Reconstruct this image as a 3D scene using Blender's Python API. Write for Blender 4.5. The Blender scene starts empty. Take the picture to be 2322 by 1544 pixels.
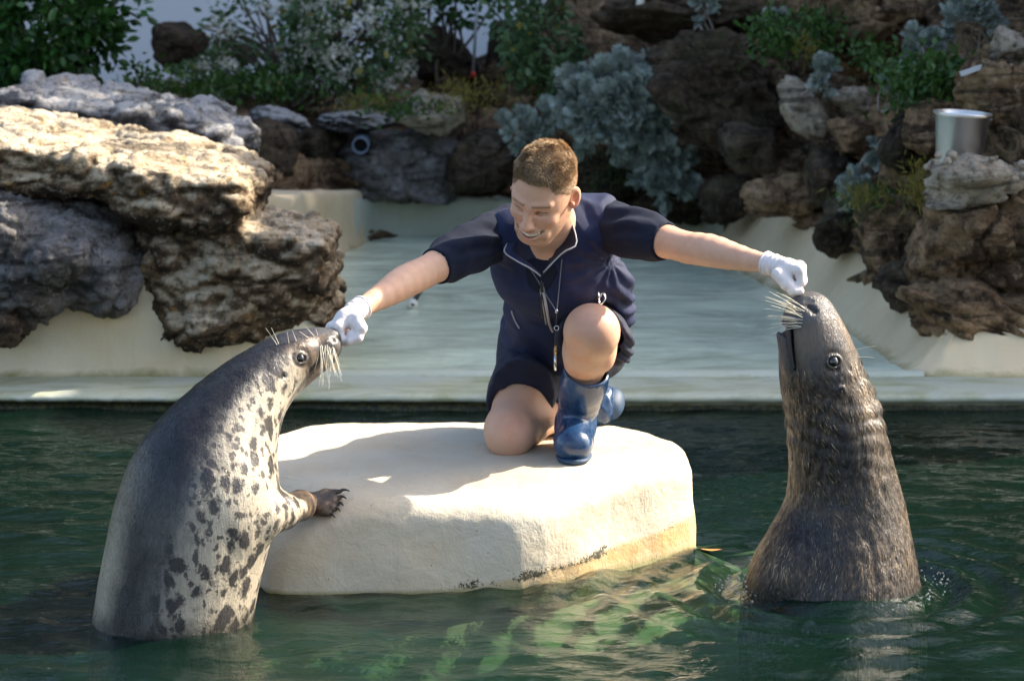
import bpy, bmesh, math, random
import numpy as np
from mathutils import Vector, Matrix, Quaternion

random.seed(7)
RNG = np.random.default_rng(7)
scn = bpy.context.scene
COL = scn.collection

# ------------------------------------------------------------------ camera, sky, sun, exposure
CAM_H, PITCH, FPX = 1.51, math.radians(9.0), 5280.0
cam_data = bpy.data.cameras.new('camera')
cam = bpy.data.objects.new('camera', cam_data)
COL.objects.link(cam)
cam.location = (0, 0, CAM_H)
cam.rotation_euler = (math.pi / 2 - PITCH, 0, 0)
cam_data.sensor_width = 36
cam_data.lens = 36 * FPX / 2322
cam_data.clip_start = 0.1
cam_data.clip_end = 400
cam_data.dof.use_dof = True
cam_data.dof.focus_distance = 5.75
cam_data.dof.aperture_fstop = 5.6
scn.camera = cam

SUN_AZ, SUN_EL = math.radians(70), math.radians(38)      # azimuth from +Y towards +X
world = bpy.data.worlds.new('World')
scn.world = world
world.use_nodes = True
wn = world.node_tree.nodes
sky = wn.new('ShaderNodeTexSky')
sky.sky_type = 'NISHITA'
sky.sun_disc = False
sky.sun_elevation = SUN_EL
sky.sun_rotation = SUN_AZ
sky.dust_density = 3.0
sky.ozone_density = 0.6
wn['Background'].inputs['Strength'].default_value = 0.15
world.node_tree.links.new(sky.outputs[0], wn['Background'].inputs['Color'])
SUN_DIR = Vector((math.sin(SUN_AZ) * math.cos(SUN_EL), math.cos(SUN_AZ) * math.cos(SUN_EL), math.sin(SUN_EL)))
sd = bpy.data.lights.new('sun', 'SUN')
sd.energy = 5.0
sd.angle = math.radians(0.5)
sd.color = (1.0, 0.90, 0.75)
sun = bpy.data.objects.new('sun', sd)
COL.objects.link(sun)
sun.rotation_euler = SUN_DIR.to_track_quat('Z', 'Y').to_euler()
sun.location = (6, 4, 8)
scn.view_settings.view_transform = 'Standard'
scn.view_settings.look = 'None'
scn.view_settings.exposure = 1.28
scn.view_settings.gamma = 1
scn.view_settings.use_curve_mapping = False
scn.render.engine = 'CYCLES'
scn.cycles.use_denoising = True
scn.cycles.max_bounces = 8
scn.cycles.transparent_max_bounces = 12
scn.cycles.caustics_reflective = False
scn.cycles.caustics_refractive = False

# ------------------------------------------------------------------ geometry helpers
CP, SP = math.cos(PITCH), math.sin(PITCH)
CAMP = np.array([0, 0, CAM_H])
def ray(px, py):
    a, b = (px - 1161) / FPX, -(py - 772) / FPX
    return np.array([a, CP + b * SP, -SP + b * CP])
def at(px, py, Y):
    """The point of the place that a photograph pixel shows at distance Y."""
    d = ray(px, py)
    return CAMP + d * (Y / d[1])
def atz(px, py, z):
    d = ray(px, py)
    return CAMP + d * ((z - CAM_H) / d[2])
def sstep(a, b, x):
    t = np.clip((x - a) / (b - a), 0, 1)
    return t * t * (3 - 2 * t)
def nrm(v):
    v = np.asarray(v, float)
    return v / (np.linalg.norm(v, axis=-1, keepdims=True) + 1e-12)

# gradient noise
def _hash(ix, iy, iz, seed):
    h = (ix.astype(np.int64) * 374761393 + iy.astype(np.int64) * 668265263 + iz.astype(np.int64) * 2147483647 + seed * 1274126177) & 0xFFFFFFFF
    h = ((h ^ (h >> 13)) * 1274126177) & 0xFFFFFFFF
    h = ((h ^ (h >> 16)) * 2246822519) & 0xFFFFFFFF
    return (h ^ (h >> 15)) & 0xFFFFFFFF
def noise3(P, seed=0):
    P = np.asarray(P, np.float64)
    I = np.floor(P); F = P - I; I = I.astype(np.int64)
    U = F * F * F * (F * (F * 6 - 15) + 10)
    out = 0
    for dx in (0, 1):
        wx = U[:, 0] if dx else 1 - U[:, 0]
        for dy in (0, 1):
            wy = U[:, 1] if dy else 1 - U[:, 1]
            for dz in (0, 1):
                wz = U[:, 2] if dz else 1 - U[:, 2]
                h = _hash(I[:, 0] + dx, I[:, 1] + dy, I[:, 2] + dz, seed)
                gx = (h & 1023) / 511.5 - 1; gy = ((h >> 10) & 1023) / 511.5 - 1; gz = ((h >> 20) & 1023) / 511.5 - 1
                out = out + wx * wy * wz * (gx * (F[:, 0] - dx) + gy * (F[:, 1] - dy) + gz * (F[:, 2] - dz))
    return out * 1.3
def fbm(P, oct=4, seed=0, lac=2.0, gain=0.5):
    P = np.asarray(P, float); s = 0; a = 1.0
    for o in range(oct):
        s = s + a * noise3(P, seed + o * 17); P = P * lac; a *= gain
    return s
def ridged(P, oct=4, seed=0, gain=0.5):
    P = np.asarray(P, float); s = 0; a = 1.0
    for o in range(oct):
        s = s + a * (1 - 2 * np.abs(noise3(P, seed + o * 13))); P = P * 2.03; a *= gain
    return s - 0.6
def worley(P, seed=0, ids=False):
    cid = np.zeros(len(P), np.int64)
    P = np.asarray(P, float); I = np.floor(P).astype(np.int64); F = P - I
    d1 = np.full(len(P), 9.0); d2 = np.full(len(P), 9.0)
    for dx in (-1, 0, 1):
        for dy in (-1, 0, 1):
            for dz in (-1, 0, 1):
                h = _hash(I[:, 0] + dx, I[:, 1] + dy, I[:, 2] + dz, seed)
                q = np.stack([dx + (h & 1023) / 1023, dy + ((h >> 10) & 1023) / 1023, dz + ((h >> 20) & 1023) / 1023], 1) - F
                d = (q * q).sum(1)
                m = d < d1
                cid = np.where(m, h >> 7 & 1023, cid) if ids else None
                d2 = np.where(m, d1, np.minimum(d2, d)); d1 = np.where(m, d, d1)
    return (np.sqrt(d1), np.sqrt(d2), cid / 1023.0) if ids else (np.sqrt(d1), np.sqrt(d2))

# ------------------------------------------------------------------ mesh objects and tags
def mesh_np(name, V, Q, smooth=True):
    """V (n,3); Q list of arrays of faces, each (m,3) or (m,4)."""
    me = bpy.data.meshes.new(name)
    V = np.asarray(V, np.float32)
    Qs = [np.asarray(q, np.int32) for q in (Q if isinstance(Q, list) else [Q]) if len(q)]
    me.vertices.add(len(V)); me.vertices.foreach_set('co', V.ravel())
    nl = sum(q.size for q in Qs); npoly = sum(len(q) for q in Qs)
    me.loops.add(nl); me.polygons.add(npoly)
    me.loops.foreach_set('vertex_index', np.concatenate([q.ravel() for q in Qs]))
    tot = np.concatenate([np.full(len(q), q.shape[1], np.int32) for q in Qs])
    st = np.concatenate([[0], np.cumsum(tot)[:-1]]).astype(np.int32)
    me.polygons.foreach_set('loop_start', st); me.polygons.foreach_set('loop_total', tot)
    me.polygons.foreach_set('use_smooth', np.full(npoly, smooth, bool))
    me.update(calc_edges=True); me.validate()
    return me
def vattr(me, name, vals):
    vals = np.asarray(vals, np.float32)
    if vals.ndim == 1:
        a = me.attributes.new(name, 'FLOAT', 'POINT'); a.data.foreach_set('value', vals)
    else:
        a = me.attributes.new(name, 'FLOAT_COLOR', 'POINT')
        if vals.shape[1] == 3: vals = np.concatenate([vals, np.ones((len(vals), 1), np.float32)], 1)
        a.data.foreach_set('color', vals.ravel())
def tag(o, label=None, cat=None, group=None, kind=None):
    if label: o['label'] = label
    if cat: o['category'] = cat
    if group: o['group'] = group
    if kind: o['kind'] = kind
    return o
def obj(name, me, m=None, parent=None, loc=None):
    """Link one mesh object; a child keeps world coordinates unless loc is given (its thing's origin is subtracted)."""
    o = bpy.data.objects.new(name, me)
    COL.objects.link(o)
    if m is not None and not me.materials: me.materials.append(m)
    if parent is not None:
        o.parent = parent
        if loc is None:
            po = np.array(parent.get('_o', (0, 0, 0)))
            if np.any(po): 
                o.location = tuple(-po)
    if loc is not None: o.location = loc
    return o
def thing(name, label, cat, loc, group=None, rotz=0):
    o = bpy.data.objects.new(name, None); COL.objects.link(o)
    o.empty_display_size = 0.05
    o.location = tuple(float(c) for c in loc); o.rotation_euler = (0, 0, rotz)
    return tag(o, label, cat, group)
def child(name, V, Q, m, parent, smooth=True, attrs=None, kind=None, label=None):
    """A part built in world coordinates under a thing (no rotation) or under another part."""
    base = np.zeros(3); p = parent
    while p is not None: base = base + np.array(p.location); p = p.parent
    me = mesh_np(name, np.asarray(V, float) - base, Q, smooth)
    for k, v in (attrs or {}).items(): vattr(me, k, v)
    o = bpy.data.objects.new(name, me); COL.objects.link(o); me.materials.append(m); o.parent = parent
    if kind: o['kind'] = kind
    if label: o['label'] = label
    return o
def single(name, V, Q, m, label=None, cat=None, group=None, kind=None, smooth=True, attrs=None):
    V = np.asarray(V, float)
    c = np.array([(V[:, 0].min() + V[:, 0].max()) / 2, (V[:, 1].min() + V[:, 1].max()) / 2, V[:, 2].min()])
    me = mesh_np(name, V - c, Q, smooth)
    for k, v in (attrs or {}).items(): vattr(me, k, v)
    o = bpy.data.objects.new(name, me); COL.objects.link(o); me.materials.append(m); o.location = tuple(c)
    return tag(o, label, cat, group, kind)
def vnormals(V, Q):
    N = np.zeros_like(V)
    for q in (Q if isinstance(Q, list) else [Q]):
        q = np.asarray(q)
        n = np.cross(V[q[:, 2]] - V[q[:, 0]], V[q[:, -1]] - V[q[:, 1]]) if q.shape[1] == 4 else np.cross(V[q[:, 1]] - V[q[:, 0]], V[q[:, 2]] - V[q[:, 0]])
        for i in range(q.shape[1]): np.add.at(N, q[:, i], n)
    return nrm(N)
def tube(pts, rad, n=8, caps=True):
    pts = np.asarray(pts, float); m = len(pts)
    rad = np.full(m, rad) if np.isscalar(rad) else np.asarray(rad, float)
    T = nrm(np.gradient(pts, axis=0))
    up = np.array([0, 0, 1.0]) if abs(T[0, 2]) < 0.9 else np.array([1.0, 0, 0])
    V = []; U = nrm(np.cross(T[0], up))
    for i in range(m):
        U = nrm(U - T[i] * (U @ T[i])); W = np.cross(T[i], U)
        for k in range(n):
            a = 2 * math.pi * k / n
            V.append(pts[i] + rad[i] * (math.cos(a) * U + math.sin(a) * W))
    Q = [[i * n + k, i * n + (k + 1) % n, (i + 1) * n + (k + 1) % n, (i + 1) * n + k] for i in range(m - 1) for k in range(n)]
    Tr = []
    if caps:
        V.append(pts[0]); V.append(pts[-1]); a, b = m * n, m * n + 1
        for k in range(n):
            Tr.append([a, (k + 1) % n, k]); Tr.append([b, (m - 1) * n + k, (m - 1) * n + (k + 1) % n])
    return np.array(V), [np.array(Q), np.array(Tr)] if Tr else [np.array(Q)]
def merge(parts):
    Vs, Q3, Q4, off = [], [], [], 0
    for V, Q in parts:
        for q in (Q if isinstance(Q, list) else [Q]):
            q = np.asarray(q)
            if len(q): (Q3 if q.shape[1] == 3 else Q4).append(q + off)
        Vs.append(np.asarray(V)); off += len(V)
    out = []
    if Q4: out.append(np.concatenate(Q4))
    if Q3: out.append(np.concatenate(Q3))
    return np.concatenate(Vs), out
def spline(P, n):
    """Catmull-Rom through P (any dimension), n samples."""
    P = np.asarray(P, float)
    E = np.concatenate([[2 * P[0] - P[1]], P, [2 * P[-1] - P[-2]]])
    t = np.linspace(0, len(P) - 1 - 1e-9, n); i = t.astype(int); f = (t - i)[:, None]
    a, b, c, d = E[i], E[i + 1], E[i + 2], E[i + 3]
    return 0.5 * (2 * b + (c - a) * f + (2 * a - 5 * b + 4 * c - d) * f ** 2 + (3 * b - a - 3 * c + d) * f ** 3)
def gridQ(nu, nv, wrap=False):
    i, j = np.meshgrid(np.arange(nu - 1), np.arange(nv if wrap else nv - 1), indexing='ij')
    i, j = i.ravel(), j.ravel(); j2 = (j + 1) % nv
    return np.stack([i * nv + j, (i + 1) * nv + j, (i + 1) * nv + j2, i * nv + j2], 1)
def box(c, h, R=None):
    s = np.array([[x, y, z] for x in (-1, 1) for y in (-1, 1) for z in (-1, 1)], float) * np.asarray(h)
    if R is not None: s = s @ np.asarray(R).T
    return s + np.asarray(c), [np.array([[0, 1, 3, 2], [4, 6, 7, 5], [0, 4, 5, 1], [2, 3, 7, 6], [0, 2, 6, 4], [1, 5, 7, 3]])]
def lathe(profile, n=32, c=(0, 0, 0), R=None):
    pr = np.asarray(profile, float); a = np.arange(n) * 2 * math.pi / n
    V = np.stack([pr[:, None, 0] * np.cos(a), pr[:, None, 0] * np.sin(a), np.repeat(pr[:, 1][:, None], n, 1)], -1).reshape(-1, 3)
    Q = gridQ(len(pr), n, True)[:, ::-1]
    if R is not None: V = V @ np.asarray(R).T
    return V + np.asarray(c), [Q]

# ------------------------------------------------------------------ solids by signed distance
class Solid:
    def __init__(s): s.p = []
    def _add(s, f, k, op, c, r): s.p.append((f, k, op, np.asarray(c, float), float(r))); return s
    def cap(s, a, b, ra, rb=None, k=0.02, op='u'):
        a, b = np.asarray(a, float), np.asarray(b, float); rb = ra if rb is None else rb
        ba = b - a; l2 = ba @ ba + 1e-12
        def f(P):
            q = P - a; t = np.clip((q @ ba) / l2, 0, 1)
            return np.sqrt(((q - t[:, None] * ba) ** 2).sum(1)) - (ra + (rb - ra) * t)
        return s._add(f, k, op, (a + b) / 2, math.sqrt(l2) / 2 + max(ra, rb))
    def sph(s, c, r, k=0.02, op='u'): return s.cap(c, c, r, r, k, op)
    def ell(s, c, r, R=None, k=0.02, op='u'):
        c, r = np.asarray(c, float), np.asarray(r, float); R = np.eye(3) if R is None else np.asarray(R, float)
        def f(P):
            q = (P - c) @ R
            k0 = np.sqrt(((q / r) ** 2).sum(1)); k1 = np.sqrt(((q / r ** 2) ** 2).sum(1)) + 1e-9
            return k0 * (k0 - 1) / k1
        return s._add(f, k, op, c, r.max())
    def box(s, c, h, R=None, rr=0.01, k=0.02, op='u'):
        c, h = np.asarray(c, float), np.asarray(h, float) - rr; R = np.eye(3) if R is None else np.asarray(R, float)
        def f(P):
            q = np.abs((P - c) @ R) - h
            return np.sqrt((np.maximum(q, 0) ** 2).sum(1)) + np.minimum(q.max(1), 0) - rr
        return s._add(f, k, op, c, np.linalg.norm(h) + rr)
    def chain(s, pts, rad, k=0.02, op='u', n=None):
        C = np.concatenate([np.asarray(pts, float), np.asarray(rad, float)[:, None]], 1)
        if n: C = spline(C, n)
        for i in range(len(C) - 1): s.cap(C[i, :3], C[i + 1, :3], C[i, 3], C[i + 1, 3], k, op)
        return s
    def plane(s, c, n, k=0.005):
        """Keep only the side that n points away from."""
        c, n = np.asarray(c, float), nrm(n)
        return s._add(lambda P: (P - c) @ n, k, 'i', c, 1e9)
    def custom(s, f, k, op, c, r): return s._add(f, k, op, c, r)
    def ev(s, P, c=None, R=None):
        d = np.full(len(P), 1.0)
        for f, k, op, bc, br in s.p:
            if c is not None and br < 1e8 and np.linalg.norm(bc - c) - br - R > 0.09: continue
            e = f(P)
            if op == 'u':
                h = np.maximum(k - np.abs(d - e), 0) / k; d = np.minimum(d, e) - h * h * k * 0.25
            else:
                if op == 's': e = -e
                h = np.maximum(k - np.abs(d - e), 0) / k; d = np.maximum(d, e) + h * h * k * 0.25
        return d
    def copy(s):
        q = Solid(); q.p = list(s.p); return q
    def inflate(s, r):
        q = Solid()
        for f, k, op, c, br in s.p: q.p.append(((lambda P, f=f: f(P) - r), k, op, c, br + r))
        return q
    def march(s, px, py, t0=4.0, t1=9.0, inflate=0.0):
        d = nrm(ray(px, py)); t = t0
        for _ in range(160):
            e = s.ev((CAMP + d * t)[None])[0] - inflate
            if e < 0.0004: break
            t += min(e * 0.8, 0.1)
            if t > t1: return None
        return CAMP + d * t
    def normal(s, p, e=0.003):
        D = np.array([[e, 0, 0], [-e, 0, 0], [0, e, 0], [0, -e, 0], [0, 0, e], [0, 0, -e]]) + np.asarray(p)
        v = s.ev(D); return nrm(np.array([v[0] - v[1], v[2] - v[3], v[4] - v[5]]))
def axis(lo, hi, h, fine=None, hf=None):
    """Grid coordinates from lo to hi, step h, and step hf inside the fine range."""
    if fine is None: return np.arange(lo, hi + h, h)
    a = np.arange(fine[0], lo - h, -h)[::-1] if fine[0] > lo else np.array([])
    b = np.arange(fine[0] + hf, fine[1], hf); c = np.arange(fine[1] + h * 0.5, hi + h, h) if fine[1] < hi else np.array([])
    return np.concatenate([a, b, c])
def polygonise(S, ax, ay, az, B=16, disp=None):
    nx, ny, nz = len(ax), len(ay), len(az)
    D = np.ones((nx, ny, nz), np.float32)
    for i in range(0, nx, B):
        xi = ax[i:i + B]
        for j in range(0, ny, B):
            yj = ay[j:j + B]
            for k in range(0, nz, B):
                zk = az[k:k + B]
                c = np.array([(xi[0] + xi[-1]) / 2, (yj[0] + yj[-1]) / 2, (zk[0] + zk[-1]) / 2])
                R = 0.5 * math.sqrt((xi[-1] - xi[0]) ** 2 + (yj[-1] - yj[0]) ** 2 + (zk[-1] - zk[0]) ** 2)
                d0 = S.ev(c[None], c, 0.02)[0]
                if abs(d0) > R * 1.35 + 0.03:
                    D[i:i + B, j:j + B, k:k + B] = 1.0 if d0 > 0 else -1.0; continue
                X, Y, Z = np.meshgrid(xi, yj, zk, indexing='ij')
                P = np.stack([X.ravel(), Y.ravel(), Z.ravel()], 1)
                D[i:i + B, j:j + B, k:k + B] = S.ev(P, c, R).reshape(X.shape)
    I = D < 0
    cnt = np.zeros((nx - 1, ny - 1, nz - 1), np.uint8)
    for a in (0, 1):
        for b in (0, 1):
            for c in (0, 1): cnt += I[a:nx - 1 + a, b:ny - 1 + b, c:nz - 1 + c]
    act = (cnt > 0) & (cnt < 8)
    ii, jj, kk = np.nonzero(act)
    vid = np.full(act.shape, -1, np.int32); vid[ii, jj, kk] = np.arange(len(ii))
    acc = np.zeros((len(ii), 3)); n = np.zeros(len(ii))
    G = [np.asarray(ax), np.asarray(ay), np.asarray(az)]
    corners = [(a, b, c) for a in (0, 1) for b in (0, 1) for c in (0, 1)]
    for A in corners:
        for d in range(3):
            if A[d]: continue
            Bc = list(A); Bc[d] = 1
            va = D[ii + A[0], jj + A[1], kk + A[2]]; vb = D[ii + Bc[0], jj + Bc[1], kk + Bc[2]]
            m = (va < 0) != (vb < 0)
            t = np.where(m, va / np.where(m, va - vb, 1), 0)
            idx = [ii + A[0], jj + A[1], kk + A[2]]
            pos = np.stack([G[q][idx[q]] for q in range(3)], 1)
            pos[:, d] += t * (G[d][np.minimum(idx[d] + 1, len(G[d]) - 1)] - G[d][idx[d]])
            acc += pos * m[:, None]; n += m
    V = acc / n[:, None]
    Q = []
    for d in range(3):
        a, b = [q for q in range(3) if q != d]
        sl0 = [slice(None)] * 3; sl1 = [slice(None)] * 3
        sl0[d] = slice(0, -1); sl1[d] = slice(1, None)
        E = I[tuple(sl0)] != I[tuple(sl1)]
        e = np.nonzero(E); e = [np.asarray(x) for x in e]
        ok = (e[a] > 0) & (e[b] > 0) & (e[a] < D.shape[a] - 1) & (e[b] < D.shape[b] - 1)
        e = [x[ok] for x in e]
        ins = I[tuple(e)]
        def cell(da, db):
            q = list(e); q[a] = e[a] - da; q[b] = e[b] - db; return vid[q[0], q[1], q[2]]
        q = np.stack([cell(1, 1), cell(0, 1), cell(0, 0), cell(1, 0)], 1)
        flip = ins if d != 1 else ~ins
        q[~flip] = q[~flip][:, ::-1]
        Q.append(q)
    return V, [np.concatenate(Q)]
def solid_mesh(S, h, lo, hi, fine=None, hf=None, smooth_it=1):
    ax = axis(lo[0], hi[0], h, fine and fine[0], hf); ay = axis(lo[1], hi[1], h, fine and fine[1], hf); az = axis(lo[2], hi[2], h, fine and fine[2], hf)
    V, Q = polygonise(S, ax, ay, az)
    return V, Q
def rotm(axis_, ang): return np.array(Matrix.Rotation(ang, 3, axis_ if isinstance(axis_, str) else Vector(axis_)))
def frame(z, x=None):
    """Rotation whose columns are x, y, z with z along the given direction."""
    z = nrm(z); x = np.array([1.0, 0, 0]) if x is None else np.asarray(x, float)
    x = nrm(x - z * (x @ z)); y = np.cross(z, x)
    return np.stack([x, y, z], 1)
# ------------------------------------------------------------------ materials
class NB:
    """Small node-tree builder."""
    def __init__(s, name):
        s.m = bpy.data.materials.new(name); s.m.use_nodes = True
        s.t = s.m.node_tree; s.n = s.t.nodes; s.n.clear()
        s.out = s.n.new('ShaderNodeOutputMaterial')
        s.tc = s.n.new('ShaderNodeTexCoord').outputs['Object']
    def new(s, typ, ins=None, **kw):
        nd = s.n.new(typ)
        for k, v in kw.items(): setattr(nd, k, v)
        for k, v in (ins or {}).items():
            sock = nd.inputs[k]
            if isinstance(v, bpy.types.NodeSocket): s.t.links.new(v, sock)
            elif isinstance(sock.default_value, (float, int)) or not hasattr(v, '__len__'): sock.default_value = v
            else: sock.default_value = (*v, 1.0) if len(v) == 3 and len(sock.default_value) == 4 else v
        return nd
    def pos(s): return s.new('ShaderNodeNewGeometry').outputs['Position']
    def scale(s, v, sc): return s.new('ShaderNodeVectorMath', {0: v, 1: sc}, operation='MULTIPLY').outputs[0]
    def noise(s, sc, det=4, rough=0.6, dist=0.0, v=None): return s.new('ShaderNodeTexNoise', {'Vector': v or s.tc, 'Scale': sc, 'Detail': det, 'Roughness': rough, 'Distortion': dist}).outputs['Fac']
    def voro(s, sc, feature='F1', v=None, rnd=1.0): return s.new('ShaderNodeTexVoronoi', {'Vector': v or s.tc, 'Scale': sc, 'Randomness': rnd}, feature=feature).outputs['Distance']
    def ramp(s, fac, stops, interp='LINEAR'):
        nd = s.n.new('ShaderNodeValToRGB'); s.t.links.new(fac, nd.inputs[0]); cr = nd.color_ramp; cr.interpolation = interp
        while len(cr.elements) < len(stops): cr.elements.new(0.5)
        for e, (p, c) in zip(cr.elements, stops):
            e.position = p; c = (c, c, c) if not hasattr(c, '__len__') else c; e.color = (*c, 1)
        return nd.outputs[0]
    def mix(s, fac, a, b, mode='MIX'):
        nd = s.n.new('ShaderNodeMix'); nd.data_type = 'RGBA'; nd.blend_type = mode
        for i, v in ((0, fac), (6, a), (7, b)):
            if isinstance(v, bpy.types.NodeSocket): s.t.links.new(v, nd.inputs[i])
            elif i == 0: nd.inputs[0].default_value = v
            else: nd.inputs[i].default_value = (*v, 1) if hasattr(v, '__len__') else (v, v, v, 1)
        return nd.outputs[2]
    def math(s, op, a, b=0.0, clamp=False):
        nd = s.n.new('ShaderNodeMath'); nd.operation = op; nd.use_clamp = clamp
        for i, v in ((0, a), (1, b)):
            if isinstance(v, bpy.types.NodeSocket): s.t.links.new(v, nd.inputs[i])
            else: nd.inputs[i].default_value = v
        return nd.outputs[0]
    def sep(s, v):
        o = s.new('ShaderNodeSeparateXYZ', {0: v}).outputs; return o[0], o[1], o[2]
    def attr(s, name, fac=True):
        nd = s.n.new('ShaderNodeAttribute'); nd.attribute_name = name; return nd.outputs['Fac' if fac else 'Color']
    def bump(s, h, strength=0.5, dist=0.01, normal=None):
        ins = {'Height': h, 'Strength': strength, 'Distance': dist}
        if normal is not None: ins['Normal'] = normal
        return s.new('ShaderNodeBump', ins).outputs[0]
    def bsdf(s, color, rough=0.6, normal=None, **kw):
        ins = {'Base Color': color, 'Roughness': rough}
        if normal is not None: ins['Normal'] = normal
        ins.update(kw)
        nd = s.new('ShaderNodeBsdfPrincipled', ins)
        s.t.links.new(nd.outputs[0], s.out.inputs[0]); return s.m

def plain(name, col, rough=0.5, var=0.15, vs=20.0, bump=0.0, bs=200.0, **kw):
    b = NB(name)
    n = b.noise(vs, 5)
    c = b.mix(n, tuple(x * (1 - var) for x in col), tuple(min(1, x * (1 + var)) for x in col))
    nm = b.bump(b.noise(bs, 3), bump, 0.003) if bump else None
    return b.bsdf(c, rough, nm, **kw)

def rock_mat(name, pale, mid, dark, stain, pale_amt=0.5, lichen=0.0, moss=0.0, scale=1.0, top=0.0, rough=0.9):
    b = NB(name); P = b.pos()
    big = b.noise(2.2 * scale, 6, 0.62, 0.6, P); fine = b.noise(34 * scale, 8, 0.7, 0.3, P); med = b.noise(9 * scale, 8, 0.68, 0.4, P)
    strat = b.noise(7 * scale, 6, 0.65, 1.2, b.scale(P, (0.35, 0.35, 2.2)))
    pits = b.voro(60 * scale, 'F1', P); pit2 = b.voro(22 * scale, 'F1', b.new('ShaderNodeVectorMath', {0: P, 1: b.new('ShaderNodeTexNoise', {'Vector': P, 'Scale': 14.0}).outputs['Color']}, operation='ADD').outputs[0])
    t = b.math('ADD', b.math('MULTIPLY', big, 0.5), b.math('MULTIPLY', med, 0.5))
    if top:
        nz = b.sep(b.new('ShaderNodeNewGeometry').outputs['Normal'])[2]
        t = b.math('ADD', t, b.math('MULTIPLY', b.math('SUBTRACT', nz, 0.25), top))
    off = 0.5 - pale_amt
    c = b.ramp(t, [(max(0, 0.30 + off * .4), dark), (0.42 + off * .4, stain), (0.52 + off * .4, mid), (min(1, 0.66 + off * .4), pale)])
    c = b.mix(b.ramp(strat, [(0.38, 0.75), (0.5, 0.0), (0.6, 0.0)]), c, tuple(x * 0.5 for x in dark))
    c = b.mix(b.ramp(fine, [(0.33, 0.85), (0.47, 0.0)]), c, dark)
    c = b.mix(b.ramp(fine, [(0.55, 0.0), (0.7, 0.55)]), c, pale)
    c = b.mix(b.ramp(pit2, [(0.10, 0.7), (0.2, 0.0)]), c, dark)
    if lichen:
        l = b.ramp(b.noise(11 * scale, 6, 0.7, 0.5, b.scale(P, (1, 1, 1.3))), [(0.62, 0.0), (0.68, lichen)])
        c = b.mix(l, c, (0.42, 0.20, 0.03))
    if moss:
        l = b.ramp(b.noise(4.5 * scale, 7, 0.72, 0.2, P), [(0.52, 0.0), (0.62, moss)])
        c = b.mix(l, c, (0.045, 0.055, 0.012))
    h = b.math('ADD', b.math('MULTIPLY', fine, 0.5), b.math('MULTIPLY', med, 0.9))
    h = b.math('ADD', h, b.math('MULTIPLY', b.ramp(pits, [(0.0, 0.0), (0.35, 1.0)]), 0.12))
    h = b.math('ADD', h, b.math('MULTIPLY', b.ramp(pit2, [(0.05, 0.0), (0.3, 1.0)]), 0.3))
    h = b.math('ADD', h, b.math('MULTIPLY', strat, 0.5))
    return b.bsdf(c, rough, b.bump(h, 0.9, 0.03), **{'Specular IOR Level': 0.25})

M = {}
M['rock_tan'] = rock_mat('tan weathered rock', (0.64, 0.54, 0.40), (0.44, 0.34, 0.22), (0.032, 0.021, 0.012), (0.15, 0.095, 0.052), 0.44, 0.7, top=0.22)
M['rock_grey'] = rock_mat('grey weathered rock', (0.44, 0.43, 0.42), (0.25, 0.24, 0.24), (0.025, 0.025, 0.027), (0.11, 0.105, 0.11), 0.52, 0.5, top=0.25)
M['rock_dgrey'] = rock_mat('dark grey rock', (0.36, 0.34, 0.32), (0.19, 0.18, 0.175), (0.03, 0.027, 0.025), (0.10, 0.085, 0.07), 0.48, 0.0)
M['rock_dark'] = rock_mat('dark brown rock', (0.25, 0.20, 0.15), (0.105, 0.075, 0.050), (0.012, 0.009, 0.006), (0.045, 0.030, 0.018), 0.40, 0.2, 0.3)  # lowest tones of all the rock colours, with lichen and moss
M['rock_brown'] = rock_mat('brown rock', (0.56, 0.39, 0.24), (0.31, 0.195, 0.105), (0.016, 0.010, 0.006), (0.075, 0.043, 0.022), 0.44, 0.2, 0.25)
M['rock_pale'] = rock_mat('pale coral rock', (0.60, 0.52, 0.42), (0.42, 0.35, 0.26), (0.05, 0.04, 0.025), (0.22, 0.16, 0.10), 0.6, 0.0, 0.2)

def cream_mat(name, base, warm, dirt, zlo=None, algae=True):
    b = NB(name); P = b.pos(); x, y, z = b.sep(P)
    n = b.noise(3.0, 6, 0.6, 0.3, P); f = b.noise(22, 6, 0.7, 0.2, P)
    c = b.mix(b.ramp(n, [(0.35, 0.0), (0.7, 1.0)]), base, warm)
    c = b.mix(b.ramp(f, [(0.62, 0.0), (0.8, 0.35)]), c, dirt)
    streak = b.noise(5.0, 5, 0.65, 0.4, b.scale(P, (3.0, 3.0, 0.25)))
    c = b.mix(b.ramp(streak, [(0.55, 0.0), (0.75, 0.35)]), c, tuple(q * 0.8 for q in warm))
    if algae and zlo is not None:
        d = b.math('SUBTRACT', z, zlo)
        d = b.math('ADD', d, b.math('MULTIPLY', b.math('SUBTRACT', b.noise(7, 6, 0.7, 0.5, P), 0.5), 0.09))
        c = b.mix(b.ramp(d, [(0.0, 0.8), (0.035, 0.0)]), c, (0.17, 0.16, 0.03))
    h = b.math('ADD', b.noise(90, 5, 0.7, 0, P), b.math('MULTIPLY', b.noise(12, 4, 0.6, 0, P), 1.5))
    return b.bsdf(c, 0.75, b.bump(h, 0.3, 0.012))
M['cream'] = cream_mat('painted cream wall', (0.68, 0.58, 0.41), (0.62, 0.48, 0.28), (0.30, 0.24, 0.13), 0.045)
M['seafoam'] = cream_mat('faded green basin paint', (0.52, 0.55, 0.46), (0.46, 0.47, 0.34), (0.24, 0.26, 0.17), 0.02)
M['beige'] = cream_mat('beige basin wall', (0.78, 0.64, 0.42), (0.72, 0.56, 0.33), (0.34, 0.27, 0.15), 0.045)
M['coping'] = cream_mat('weathered coping', (0.42, 0.43, 0.37), (0.36, 0.34, 0.25), (0.12, 0.12, 0.09), None)

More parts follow.
